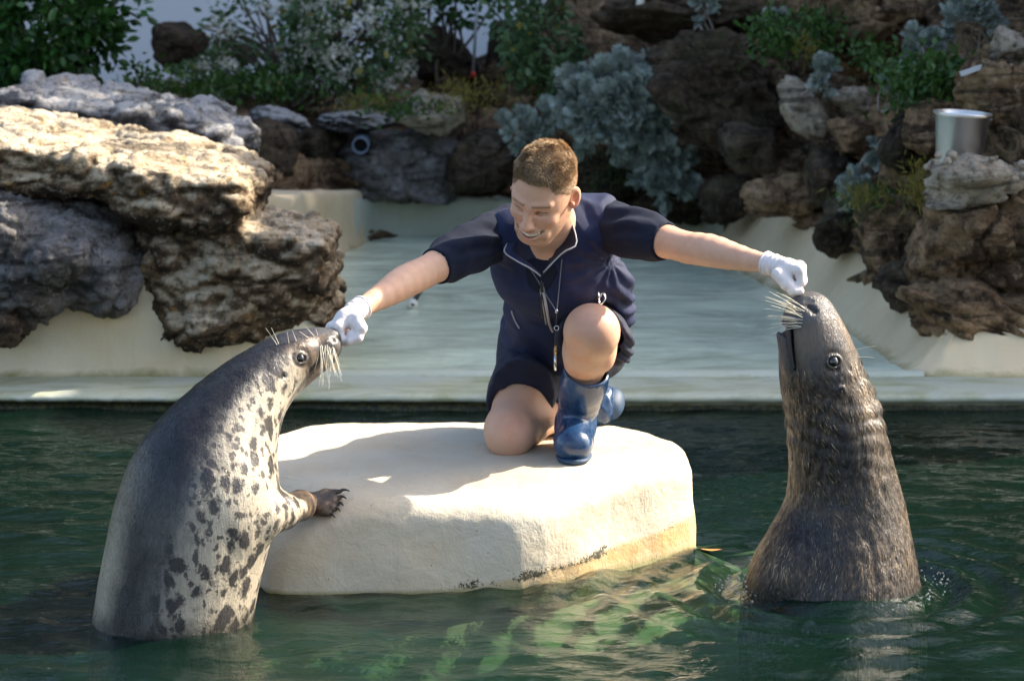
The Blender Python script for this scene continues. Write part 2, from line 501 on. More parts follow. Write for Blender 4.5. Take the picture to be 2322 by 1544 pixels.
def platform_mat():
    b = NB('platform cream paint'); P = b.pos(); x, y, z = b.sep(P)
    n = b.noise(4.0, 6, 0.6, 0.3, P)
    c = b.mix(b.ramp(n, [(0.35, 0.0), (0.7, 1.0)]), (0.60, 0.54, 0.42), (0.57, 0.46, 0.31))
    sc = b.noise(38, 8, 0.75, 1.5, b.scale(P, (0.45, 1.0, 1.0)))
    c = b.mix(b.ramp(sc, [(0.60, 0.0), (0.74, 0.40)]), c, (0.45, 0.33, 0.2))
    # worn line of the old water level: orange below it, black algae specks along it
    line = b.math('ADD', b.math('ADD', b.math('MULTIPLY', x, 0.115), 0.022), b.math('MULTIPLY', b.math('SUBTRACT', b.noise(5, 4, 0.6, 0, P), 0.5), 0.045))
    d = b.math('SUBTRACT', z, line)
    right = b.ramp(x, [(0.0, 0.25), (0.30, 1.0)])
    orange = b.mix(b.noise(14, 5, 0.7, 0.4, P), (0.54, 0.38, 0.16), (0.38, 0.21, 0.07))
    band = b.math('MULTIPLY', b.ramp(d, [(0.47, 1.0), (0.505, 0.0)]), 1.0)
    dn = b.math('ADD', b.math('MULTIPLY', d, 4.0), 0.5)
    bandf = b.math('MULTIPLY', b.ramp(dn, [(0.1, 0.55), (0.42, 1.0), (0.5, 0.95), (0.55, 0.0)]), b.ramp(b.math('ADD', b.math('MULTIPLY', x, 1.0), 0.5), [(0.30, 0.0), (0.50, 0.8), (0.7, 1.0)]))
    c = b.mix(b.math('MULTIPLY', bandf, b.ramp(b.noise(16, 6, .7, .6, P), [(0.3, 0.5), (0.6, 1.0)])), c, orange)
    spk = b.noise(120, 6, 0.8, 0.3, P)
    cl = b.noise(6, 4, 0.6, 0, P)
    dens = b.math('MULTIPLY', b.ramp(dn, [(0.42, 0.0), (0.5, 1.0), (0.55, 0.9), (0.66, 0.0)]), b.ramp(cl, [(0.36, 0.25), (0.62, 1.0)]))
    spf = b.ramp(b.math('ADD', spk, b.math('MULTIPLY', b.math('SUBTRACT', dens, 0.6), 0.5)), [(0.475, 0.0), (0.53, 0.97)])
    c = b.mix(b.math('MULTIPLY', spf, b.ramp(dens, [(0.0, 0.0), (0.1, 1.0)])), c, (0.025, 0.028, 0.012))
    c = b.mix(b.ramp(z, [(0.0, 1.0), (0.012, 0.0)]), c, (0.30, 0.27, 0.12))
    sp2 = b.voro(26, 'F1', P)
    c = b.mix(b.ramp(sp2, [(0.035, 0.8), (0.06, 0.0)]), c, (0.16, 0.12, 0.07))
    h = b.math('ADD', b.math('MULTIPLY', b.noise(60, 6, 0.7, 0.6, P), 0.6), b.noise(11, 4, 0.6, 0.6, P))
    return b.bsdf(c, 0.7, b.bump(h, 0.35, 0.02))
M['platform'] = platform_mat()

def water_mat(name, deep, tint, turb, bump_s, bump_scale, rough=0.03, ior=1.34, absorb=None):
    b = NB(name); P = b.pos()
    n1 = b.noise(bump_scale, 4, 0.55, 0.8, b.scale(P, (0.55, 1.0, 1.0)))
    n2 = b.noise(bump_scale * 3.6, 3, 0.5, 0.5, b.scale(P, (0.5, 1.0, 1.0)))
    nm = b.bump(b.math('ADD', n1, b.math('MULTIPLY', n2, 0.3)), bump_s, 0.02)
    col = b.mix(b.ramp(b.noise(2.6, 6, 0.65, 0.8, P), [(0.35, 0.0), (0.65, 1.0)]), tuple(q * 0.8 for q in deep), tuple(q * 1.25 for q in deep))
    dif = b.new('ShaderNodeBsdfDiffuse', {'Color': col}).outputs[0]
    tr = b.new('ShaderNodeBsdfTransparent', {'Color': tint}).outputs[0]
    body = b.new('ShaderNodeMixShader', {0: turb, 1: tr, 2: dif}).outputs[0]
    gl = b.new('ShaderNodeBsdfGlossy', {'Color': (1, 1, 1), 'Roughness': rough, 'Normal': nm}).outputs[0]
    fr = b.new('ShaderNodeFresnel', {'IOR': ior, 'Normal': nm}).outputs[0]
    mx = b.new('ShaderNodeMixShader', {0: fr, 1: body, 2: gl}).outputs[0]
    b.t.links.new(mx, b.out.inputs[0])
    if absorb:
        va = b.new('ShaderNodeVolumeAbsorption', {'Color': absorb[0], 'Density': absorb[1]})
        b.t.links.new(va.outputs[0], b.out.inputs[1])
    return b.m
M['water'] = water_mat('deep green pool water', (0.005, 0.022, 0.013), (0.95, 0.98, 0.93), 0.42, 0.30, 26, absorb=((0.25, 0.64, 0.42), 3.0))
M['shallow'] = water_mat('shallow wading water', (0.70, 0.78, 0.60), (0.85, 0.92, 0.82), 0.82, 0.05, 9, 0.08, 1.15)

def leaf_mat(name, a, bcol, rough=0.45, trans=0.25):
    b = NB(name)
    r = b.attr('rnd')
    c = b.ramp(r, [(0.0, a), (0.6, bcol), (0.9, tuple(q * 1.3 for q in bcol))])
    c = b.mix(0.25, c, b.mix(b.noise(30, 3), a, bcol))
    pr = b.new('ShaderNodeBsdfPrincipled', {'Base Color': c, 'Roughness': rough}).outputs[0]
    tl = b.new('ShaderNodeBsdfTranslucent', {'Color': c}).outputs[0]
    b.t.links.new(b.new('ShaderNodeMixShader', {0: trans, 1: pr, 2: tl}).outputs[0], b.out.inputs[0]); return b.m
M['leaf_dark'] = leaf_mat('dark hedge leaf', (0.012, 0.040, 0.008), (0.040, 0.120, 0.024), 0.38)
M['leaf_mid'] = leaf_mat('shrub leaf', (0.035, 0.075, 0.025), (0.11, 0.19, 0.075), 0.5)
M['leaf_green'] = leaf_mat('ground cover leaf', (0.02, 0.055, 0.008), (0.05, 0.12, 0.02), 0.5)
M['leaf_yel'] = leaf_mat('yellowish leaf', (0.12, 0.12, 0.02), (0.25, 0.20, 0.03), 0.5)
M['leaf_silver'] = leaf_mat('silver felt leaf', (0.09, 0.12, 0.10), (0.30, 0.35, 0.31), 0.85, 0.1)
M['flower'] = leaf_mat('white blossom', (0.45, 0.45, 0.38), (0.68, 0.66, 0.56), 0.7)
M['bark'] = plain('shrub bark', (0.10, 0.075, 0.05), 0.85, 0.4, 30, 0.5, 120)
M['drystem'] = plain('dry grey stem', (0.25, 0.22, 0.19), 0.85, 0.3, 30)
M['whitewall'] = plain('white rendered wall', (0.80, 0.81, 0.84), 0.8, 0.06, 2.0, 0.1, 60)
M['soil'] = plain('dark soil', (0.035, 0.027, 0.018), 0.95, 0.5, 12, 0.8, 40)
M['algae'] = plain('wet black algae', (0.022, 0.024, 0.008), 0.6, 0.7, 25, 0.8, 120)
M['metal'] = NB('brushed steel').bsdf((0.80, 0.78, 0.75), 0.34, None, Metallic=1.0)
M['pvc'] = plain('blue grey pipe', (0.13, 0.17, 0.23), 0.5)
M['hole'] = plain('black pipe shade', (0.006, 0.006, 0.006), 0.9)
M['black'] = plain('black rubber', (0.012, 0.013, 0.014), 0.5)
M['ballwhite'] = plain('white float', (0.7, 0.68, 0.6), 0.5)
M['red'] = plain('red plastic', (0.45, 0.03, 0.02), 0.5)
M['greypole'] = plain('grey pole', (0.32, 0.33, 0.34), 0.5)
M['board'] = plain('pale board', (0.55, 0.56, 0.56), 0.6)
M['leaffall'] = plain('dry orange leaf', (0.45, 0.20, 0.05), 0.6)
M['basin'] = plain('pool floor', (0.012, 0.035, 0.020), 0.9, 0.4, 4)
M['footing'] = plain('submerged concrete', (0.50, 0.47, 0.30), 0.9, 0.35, 5)
# ------------------------------------------------------------------ pool, ledge, walls
# deep pool water with real ripples
def wave_height(x, y):
    P = np.stack([x, y, np.zeros_like(x)], 1)
    z = 0.012 * noise3(P * [2.2, 4.0, 1], 1) + 0.0095 * noise3(P * [5.0, 9.5, 1] + 0.35 * fbm(P * 3, 2, 5)[:, None], 2) + 0.0042 * noise3(P * [11, 20, 1], 3) + 0.0016 * noise3(P * [26, 40, 1], 4)
    # rings round the right-hand seal, softer ones round the left-hand one
    for cx, cy, r0, amp, k in ((0.80, 5.62, 0.19, 0.020, 50.0), (-0.78, 5.34, 0.17, 0.004, 46.0)):
        d = np.hypot(x - cx, y - cy) + 0.012 * noise3(P * 9, 8)
        z += amp * np.exp(-np.maximum(d - r0, 0) * 3.4) * np.sin(k * (d - r0)) * (d > r0 * 0.6)
    # churned water off the corner of the platform
    e = np.exp(-(((x - 0.33) / 0.27) ** 2 + ((y - 5.55) / 0.30) ** 2))
    z += e * (0.028 * noise3(P * [7, 9, 1] + 0.6 * fbm(P * 6, 2, 3)[:, None], 11) + 0.010 * ridged(P * [13, 17, 1], 2, 12) * 0.7)
    return z
ax = axis(-9, 9, 0.25, (-1.95, 1.95), 0.0105); ay = axis(-3, 7.99, 0.2, (4.55, 7.99), 0.0105)
ay = np.concatenate([ay[ay < 7.985], [7.985]])
X, Y = np.meshgrid(ax, ay, indexing='ij'); X, Y = X.ravel(), Y.ravel()
nx_, ny_ = len(ax), len(ay); top_ = np.stack([X, Y, wave_height(X, Y)], 1); idg = np.arange(nx_ * ny_).reshape(nx_, ny_)
rim_ = np.concatenate([idg[:, 0], idg[-1, 1:], idg[-2::-1, -1], idg[0, -2:0:-1]]); low_ = top_[rim_].copy(); low_[:, 2] = -1.24
k0 = len(top_); n_r = len(rim_); ii_ = np.arange(n_r); jj_ = (ii_ + 1) % n_r
sides_ = np.stack([rim_, k0 + ii_, k0 + jj_, rim_[jj_]], 1); cen_ = np.array([[0, 2.5, -1.24]])
bot_ = np.stack([np.full(n_r, k0 + n_r), k0 + jj_, k0 + ii_], 1)
single('pool_water', np.concatenate([top_, low_, cen_]), [np.concatenate([gridQ(nx_, ny_), sides_]), bot_], M['water'], kind='structure')
# pool floor and the near and side walls of the pool, below the water
V1, Q1 = box((0, 2.6, -1.25), (9.2, 6.0, 0.05))
single('pool_floor', V1, Q1, M['basin'], kind='structure', smooth=False)

# ledge: a rounded lip with a wet face, then a flat strip
def sweep_x(profile, x0, x1, n, seed, amp, mats, name, split):
    """profile (y,z) swept along X with noise; one mesh, material slot per profile span."""
    pr = np.asarray(profile, float); xs = np.linspace(x0, x1, n)
    Vv = np.zeros((n, len(pr), 3)); Vv[:, :, 0] = xs[:, None]; Vv[:, :, 1:] = pr[None]
    F = Vv.reshape(-1, 3); w = fbm(F * [3, 6, 9], 4, seed); w2 = fbm(F * [14, 20, 20], 3, seed + 3)
    Vv = Vv.reshape(-1, 3); Vv[:, 1] += amp * w + amp * 0.3 * w2; Vv[:, 2] += amp * 0.35 * w2
    return Vv, gridQ(n, len(pr))
lip = [(8.03, -0.5), (8.00, -0.1), (7.985, -0.03), (7.985, 0.005), (7.99, 0.022), (7.965, 0.030), (7.955, 0.042), (7.965, 0.054), (7.99, 0.060), (8.06, 0.061), (8.2, 0.058), (8.34, 0.056)]
b = NB('ledge paint and algae'); P_ = b.pos(); xx, yy, zz = b.sep(P_)
nn = b.noise(9, 6, 0.7, 0.4, P_); f_ = b.noise(60, 6, 0.75, 0.3, P_)
base_ = b.mix(b.ramp(b.noise(2.2, 5, 0.6, 0.3, P_), [(0.35, 0.0), (0.65, 1.0)]), (0.50, 0.50, 0.36), (0.44, 0.47, 0.40))
base_ = b.mix(b.ramp(b.noise(5.0, 7, 0.7, 0.6, b.scale(P_, (0.5, 1, 1))), [(0.46, 0.0), (0.66, 0.8)]), base_, (0.24, 0.25, 0.09))
dz = b.math('ADD', zz, b.math('MULTIPLY', b.math('SUBTRACT', nn, 0.5), 0.03))
dz = b.math('ADD', dz, b.ramp(b.math('ADD', b.math('MULTIPLY', xx, 0.25), 0.5), [(0.3, 0.0), (0.62, 0.022)]))
alg_ = b.mix(b.ramp(f_, [(0.45, 0.0), (0.7, 1.0)]), (0.010, 0.011, 0.005), (0.10, 0.105, 0.02))
base_ = b.mix(b.ramp(dz, [(0.034, 1.0), (0.047, 0.0)]), base_, alg_)
M['ledge'] = b.bsdf(base_, 0.55, b.bump(b.math('ADD', f_, nn), 0.4, 0.01))
V1, Q1 = sweep_x(lip, -7, 7, 900, 3, 0.009, None, 'ledge', 0)
single('pool_ledge', V1, Q1, M['ledge'], kind='structure')
# step between ledge and wading pool, the wading water and its floor
step = [(8.335, 0.03), (8.345, 0.064), (8.36, 0.071), (8.40, 0.071), (8.415, 0.062), (8.43, -0.08)]
V1, Q1 = sweep_x(step, -0.80, 1.50, 300, 9, 0.004, None, 's', 0)
single('wading_pool_step', V1, Q1, M['seafoam'], kind='structure')
V1, Q1 = box((0.1, 10.7, -0.12), (2.2, 2.45, 0.05))
single('wading_pool_floor', V1, Q1, M['seafoam'], kind='structure', smooth=False)
ax = np.linspace(-1.3, 1.75, 260); ay = np.linspace(8.425, 13.0, 360)
X, Y = np.meshgrid(ax, ay, indexing='ij'); X, Y = X.ravel(), Y.ravel(); P = np.stack([X, Y, 0 * X], 1)
Z = 0.058 + 0.0045 * noise3(P * [1.6, 3.6, 1], 21) + 0.0022 * noise3(P * [4, 8, 1], 22) + 0.0010 * noise3(P * [9, 18, 1], 23)
single('wading_water', np.stack([X, Y, Z], 1), gridQ(260, 360), M['shallow'], kind='structure')

def wall_along(path, h0, thick, n, seed, name, top_in=0.03, flare=0.03, hz=None, roughtop=0.02, slope=0.0):
    """A low painted wall following a plan path (inner face on the path, the wall's body to the left of travel)."""
    C = spline(np.asarray(path, float), n); T = nrm(np.gradient(C[:, :2], axis=0)); N = np.stack([-T[:, 1], T[:, 0]], 1)
    h = np.interp(np.linspace(0, 1, n), np.linspace(0, 1, len(h0)), h0)
    prof = [(flare * -1, -0.1), (-flare, 0.0), (-flare * 0.4, 0.03), (0, 0.09), (0.004, 0.35), (0.006, 0.8), (0.008, 0.93), (0.018, 0.985), (0.04, 1.0), (thick * 0.5, 1.0), (thick, 1.0), (thick, 0.0)]
    prof = [(o + slope * min(max(z, 0), .93), z) for o, z in prof]
    V = np.zeros((n, len(prof), 3))
    for j, (o, z) in enumerate(prof):
        zz = np.where(z <= 0, 0.05 + z, 0.055 + z * h)
        V[:, j, :2] = C[:, :2] + N * o; V[:, j, 2] = zz
    V = V.reshape(-1, 3)
    w = fbm(V * 3.0, 4, seed); w2 = fbm(V * 18, 3, seed + 5)
    V[:, :2] += np.repeat(N, len(prof), 0) * (0.02 * w + 0.003 * w2)[:, None]
    tops = (np.arange(len(V)) % len(prof) >= 7) & (np.arange(len(V)) % len(prof) <= 10)
    V[:, 2] += np.where(tops, roughtop * w + 0.008 * w2, 0)
    return V, gridQ(n, len(prof))
V1, Q1 = wall_along([(-6, 8.36), (-3, 8.36), (-1.6, 8.37), (-0.95, 8.38), (-0.70, 8.42), (-0.66, 8.60), (-0.82, 9.2), (-1.05, 10.0), (-1.12, 10.8), (-0.96, 11.8), (-0.80, 12.6)], [0.42, 0.42, 0.38, 0.26, 0.12, 0.14, 0.36, 0.44, 0.36, 0.28], 0.4, 420, 31, 'w')
single('basin_wall', V1, Q1, M['cream'], 'low cream painted wall under the overhanging sunlit rock on the left', 'wall')
V1, Q1 = wall_along([(-0.84, 12.4), (-0.74, 12.78), (-0.5, 12.92), (0, 12.95), (0.5, 12.93), (0.95, 12.80), (1.12, 12.3)], [0.27, 0.22, 0.2, 0.22, 0.2], 0.4, 300, 37, 'w', roughtop=0.05)
single('basin_wall', V1, Q1, M['seafoam'], 'pale green low wall closing the far end of the wading pool', 'wall')
V1, Q1 = wall_along([(1.06, 12.9), (1.08, 12.2), (1.20, 10.8), (1.38, 9.4), (1.45, 8.62), (1.53, 8.40), (1.72, 8.345), (2.2, 8.34), (4, 8.36), (6, 8.36)], [0.30, 0.28, 0.22, 0.18, 0.17, 0.17], 0.7, 420, 41, 'w', slope=0.20)
single('basin_wall', V1, Q1, M['beige'], 'beige wall of the wading pool running back from its right corner', 'wall')

# ------------------------------------------------------------------ the platform
foot = np.array([(-.58, 5.565), (-.30, 5.575), (.05, 5.625), (.30, 5.84), (.475, 6.04), (.475, 6.25), (.40, 6.42), (.295, 6.53), (-.076, 6.585), (-.57, 6.55), (-.74, 6.30), (-.70, 5.80)])
def round_poly(F, it=3):
    for _ in range(it): F = np.stack([.88 * F + .12 * np.roll(F, -1, 0), .12 * F + .88 * np.roll(F, -1, 0)], 1).reshape(-1, 2)
    return F
foot = round_poly(foot, 2)
def poly_sd(P):
    d = np.full(len(P), 1e9); ins = np.zeros(len(P), bool); n = len(foot)
    for i in range(n):
        a, c = foot[i], foot[(i + 1) % n]; e = c - a; w = P[:, :2] - a
        t = np.clip((w @ e) / (e @ e), 0, 1); d = np.minimum(d, ((w - t[:, None] * e) ** 2).sum(1))
        cond = ((a[1] > P[:, 1]) != (c[1] > P[:, 1])) & (P[:, 0] < (c[0] - a[0]) * (P[:, 1] - a[1]) / (c[1] - a[1] + 1e-12) + a[0])
        ins ^= cond
    return np.where(ins, -1, 1) * np.sqrt(d)
def plat_f(P):
    r = 0.055; d2 = poly_sd(P) + r + 0.008 * noise3(P * 6, 51)
    d2 = d2 - 0.02 * np.exp(-((P[:, 2] - 0.0) / 0.15) ** 2)
    top = 0.24 + 0.004 * noise3(P * [5, 5, 0.1], 52) - 0.03 * sstep(6.0, 5.6, P[:, 1]) * sstep(-0.7, 0.1, P[:, 0])
    dz = np.maximum(P[:, 2] - (top - r), -0.5 - P[:, 2])
    q = np.stack([np.maximum(d2, 0), np.maximum(dz, 0)], 1)
    return np.sqrt((q ** 2).sum(1)) + np.minimum(np.maximum(d2, dz), 0) - r
PLAT = Solid().custom(plat_f, 0.02, 'u', (-.1, 6.05, 0), 0.9)
# sloping bevel at the left front corner, a dent in the right front face
PLAT.plane((-0.49, 5.53, 0.135), (-0.40, -0.42, 0.81), 0.035)
PLAT.ell((0.33, 5.78, 0.13), (0.10, 0.05, 0.10), rotm('Z', 0.75), 0.10, 's')
V1, Q1 = solid_mesh(PLAT, 0.011, (-.86, 5.42, -.35), (.6, 6.72, .27))
N1 = vnormals(V1, Q1)
V1 = V1 + N1 * (0.0016 * fbm(V1 * 35, 3, 55) + 0.003 * noise3(V1 * 9, 56))[:, None]
single('platform', V1, Q1, M['platform'], 'rounded cream concrete platform standing in the deep pool under the kneeling man', 'platform')
# pale footing spreading under the water round the platform
cf = foot.mean(0); dirs_ = nrm(foot - cf); rings = [(-.10, -.03), (.02, -.07), (.12, -.11), (.25, -.18), (.40, -.28), (.55, -.45), (.70, -.8), (.8, -1.22)]
rings = [tuple(q) for q in spline(np.array(rings), 40)]; foot_ = foot; foot = np.concatenate([foot_[i] * (1 - t) + foot_[(i + 1) % len(foot_)] * t for i in range(len(foot_)) for t in np.linspace(0, 1, 7)[:-1]]).reshape(-1, 2); dirs_ = nrm(foot - cf)
V1 = np.concatenate([np.concatenate([foot + dirs_ * d, np.full((len(foot), 1), z)], 1) for d, z in rings]); V1[:, 2] += .02 * noise3(V1 * 5, 58) * (V1[:, 2] < -.05)
single('submerged_footing', V1, gridQ(len(rings), len(foot), True), M['footing'], kind='structure'); foot = foot_
def plat_top(x, y):
    for z in np.arange(0.30, 0.05, -0.002):
        if PLAT.ev(np.array([[x, y, z]]))[0] < 0: return z
    return 0.0
# ------------------------------------------------------------------ rocks
def rock_disp(V, N, amp, fr, seed, strata=0.0, pit=0.3):
    w = np.stack([noise3(V * fr * 0.8, seed + 60), noise3(V * fr * 0.8, seed + 61), noise3(V * fr * 0.8, seed + 62)], 1)
    U = V + 0.10 / fr * w * 4
    d = 0.9 * fbm(U * fr, 4, seed) + 0.55 * ridged(U * fr * 1.7, 4, seed + 7)
    f1, f2, cid = worley(U * np.array([1, 1, 1.5]) * fr * 1.15, seed + 9, True); ed = np.clip((f2 - f1) / .12, 0, 1); d = .65 * d - 0.75 * np.exp(-((f2 - f1) / 0.07) ** 2) + 1.5 * (cid - .5) * ed
    f1, f2, cid = worley(U * np.array([1, 1, 1.6]) * fr * 2.9, seed + 10, True); d = d - 0.3 * np.exp(-((f2 - f1) / 0.08) ** 2) + .6 * (cid - .5) * np.clip((f2 - f1) / .12, 0, 1)
    d = d + 0.30 * fbm(U * fr * 6, 4, seed + 21)
    if strata:
        s = V[:, 2] * 16 + 1.6 * fbm(V * fr * 0.7, 3, seed + 30) + V[:, 0] * 3.0
        d = d + strata * (np.abs((s % 1.0) - 0.5) * 2) ** 2 * (0.5 + noise3(V * fr, seed + 31))
    f1, _ = worley(U * fr * 7, seed + 12); d = d - pit * np.clip(0.35 - f1, 0, 1)
    return V + N * (amp * d)[:, None]
def rock_from_solid(name, S, h, lo, hi, m, label, amp=0.03, fr=4.0, seed=1, strata=0.0, pit=0.4):
    V, Q = solid_mesh(S, h, lo, hi)
    N = vnormals(V, Q)
    return single(name, rock_disp(V, N, amp, fr, seed, strata, pit), Q, m, label, 'rock')

# sunlit overhanging slab on the left with its broken right-hand end
S = Solid()
def pxbox(x0, y0, x1, y1, Y, dep, k=0.05, rr=0.04, R=None, op='u', S=S):
    a, c = at(x0, y0, Y), at(x1, y1, Y); m_ = (a + c) / 2
    return S.box((m_[0], Y + dep / 2, m_[2]), (abs(c[0] - a[0]) / 2, dep / 2, abs(c[2] - a[2]) / 2), R, rr, k, op)
def pxell(x, y, rx, ry, Y, dep, k=0.06, ang=0.0, S=S, op='u'):
    s = Y / FPX
    return S.ell(at(x, y, Y), (rx * s, dep / 2, ry * s), rotm('Y', ang), k, op)
# slab: thick plate descending to the right
tilt = rotm('Y', 0.17)
S.box(at(235, 368, 8.85), (0.52, 0.62, 0.085), tilt, 0.05, 0.06)
S.box(at(455, 425, 8.75), (0.22, 0.55, 0.10), rotm('Y', 0.22), 0.06, 0.08)
S.box(at(-150, 330, 8.9), (0.5, 0.62, 0.10), tilt, 0.05, 0.08)
S.box(at(630, 560, 8.62), (0.20, 0.36, 0.09), rotm('Y', 0.20), 0.04, 0.05)
# pillar under its right-hand end
pxell(430, 590, 130, 190, 8.55, 0.5, 0.10)
pxell(560, 660, 165, 125, 8.52, 0.50, 0.10, 0.1)
pxell(675, 640, 92, 112, 8.55, 0.46, 0.06)
pxbox(590, 600, 762, 690, 8.42, 0.42, 0.03, 0.03)
pxbox(520, 700, 755, 768, 8.45, 0.40, 0.03, 0.03)
pxell(480, 730, 110, 55, 8.45, 0.4, 0.06)
rock_from_solid('boulder', S, 0.013, (-2.6, 8.0, .02), (-.5, 9.7, 1.12), M['rock_tan'], 'large sunlit tan rock slab overhanging a dark brown pillar, left of the wading pool', 0.024, 5.2, 3, 0.22)
# grey lobed mass tucked under the slab
S = Solid()
pxell(150, 560, 165, 130, 8.45, 0.55, 0.05, 0.1, S); pxell(60, 620, 110, 120, 8.35, 0.5, 0.05, 0, S); pxell(245, 620, 75, 95, 8.40, 0.4, 0.05, -0.3, S)
pxell(130, 585, 70, 60, 8.22, 0.3, 0.03, 0, S); pxell(20, 520, 90, 90, 8.3, 0.4, 0.05, 0, S); pxell(-120, 620, 170, 150, 8.4, 0.5, 0.06, 0, S)
rock_from_solid('boulder', S, 0.012, (-2.6, 7.95, .1), (-1.2, 8.95, .95), M['rock_dgrey'], 'lobed dark grey boulder tucked under the sunlit slab at the left edge', 0.022, 6.0, 11, 0.0)
S = Solid(); pxell(10, 730, 55, 60, 8.25, 0.3, 0.04, 0.4, S); pxell(-70, 700, 90, 80, 8.3, 0.3, 0.04, 0, S)
rock_from_solid('boulder', S, 0.012, (-2.3, 8.0, .1), (-1.6, 8.6, .6), M['rock_dark'], 'small brown rock hanging low over the cream wall at the left edge', 0.02, 7.0, 13)
# grey shaded rock with ledges behind the slab
S = Solid()
S.box(at(270, 290, 10.3), (0.46, 0.55, 0.13), rotm('Y', 0.16), 0.05, 0.05)
S.box(at(420, 330, 10.1), (0.26, 0.45, 0.15), rotm('Y', 0.26), 0.06, 0.05)
S.box(at(330, 430, 10.2), (0.42, 0.5, 0.2), None, 0.08, 0.08); S.box(at(40, 330, 10.4), (0.3, 0.4, 0.15), tilt, 0.05, 0.08)
S.box(at(-250, 330, 10.4), (0.5, 0.5, 0.25), tilt, 0.05, 0.08)
rock_from_solid('boulder', S, 0.018, (-3.6, 9.3, .25), (-.95, 11.2, 1.25), M['rock_grey'], 'layered blue grey rock in shade behind the sunlit slab', 0.035, 4.0, 17, 0.6)

# rockery bank: earth and rock rising behind the wading pool and round its right side
base = spline(np.array([(-7, 9.6), (-3.2, 9.8), (-1.7, 10.6), (-1.05, 12.3), (-0.5, 13.05), (0.2, 13.12), (0.9, 13.0), (1.32, 12.2), (1.52, 10.6), (1.68, 9.2), (1.86, 8.62), (2.6, 8.5), (4.2, 8.5), (8, 8.5)], float), 560)
s01 = np.linspace(0, 1, 560)
prof_t = np.array([(0.0, -0.1), (-0.02, 0.22), (0.0, 0.42), (0.06, 0.62), (0.22, 0.78), (0.42, 0.90), (0.60, 1.12), (0.78, 1.36), (1.2, 1.62), (1.9, 1.9), (3.2, 2.2), (6.0, 2.5)])
PT = spline(prof_t, 150)
T = nrm(np.gradient(base[:, :2], axis=0)); N2 = np.stack([-T[:, 1], T[:, 0]], 1)
hs = np.interp(base[:, 0] + 0 * s01, [-7, -1.6, -1.0, 0.3, 1.1, 1.6, 2.0, 8], [0.72, 0.72, 0.70, 0.72, 0.9, 1.15, 1.0, 1.1])
V = np.zeros((560, 150, 3))
V[:, :, :2] = base[:, None, :2] + N2[:, None, :] * PT[None, :, 0:1] * np.where(PT[None, :, 0:1] > 1.2, 1.0, 1.0)
capz = np.interp(base[:, 0], [-7, -0.35, 0.25, 0.9, 1.9, 2.5, 8], [0.74, 0.74, 1.2, 3.0, 2.0, 1.3, 1.3])[:, None]
z0 = PT[None, :, 1] * hs[:, None]
V[:, :, 2] = np.where(z0 > capz * .8, capz * .8 + capz * .2 * np.tanh((z0 - capz * .8) / (capz * .2)), z0)
V = V.reshape(-1, 3); Q = gridQ(560, 150)
N = vnormals(V, [Q]); N = np.where((N[:, 2:3] < -0.3), -N, N)
V = V + np.array([0, 0, 0]); V = rock_disp(V, N, 0.10, 1.9, 71, 0.5, 0.3)
single('rock_bank', V, Q, M['rock_brown'], kind='structure')

# single rocks of the rockery, each with its own shape
def hull_rock(sz, seed, sub=4, amp=0.09, boxy=0.5):
    r = np.random.default_rng(seed)
    bm = bmesh.new(); bmesh.ops.create_icosphere(bm, subdivisions=sub, radius=1.0)
    bm.verts.ensure_lookup_table()
    V = np.array([v.co[:] for v in bm.verts]); F = np.array([[v.index for v in f.verts] for f in bm.faces]); bm.free()
    d = nrm(r.normal(size=(13, 3))); off = r.uniform(0.55, 0.92, 13)
    dots = V @ d.T; rad = np.min(np.where(dots > 0.05, off / np.maximum(dots, 0.05), 9), 1)
    V = V * np.minimum(rad, 1.02)[:, None] ** 0.9
    N = nrm(V); U = V + 10.0 * seed
    V = V + N * (amp * (0.8 * fbm(U * 1.6, 3, seed) + 0.7 * ridged(U * 2.6, 4, seed + 5) + 0.35 * fbm(U * 8, 3, seed + 9)))[:, None]
    f1, f2, cid = worley(U * 1.7, seed + 2, True); V = V - N * (amp * (0.9 * np.exp(-((f2 - f1) / 0.06) ** 2) - 1.5 * (cid - .5) * np.clip((f2 - f1) / .1, 0, 1)))[:, None]
    return V * np.asarray(sz), F
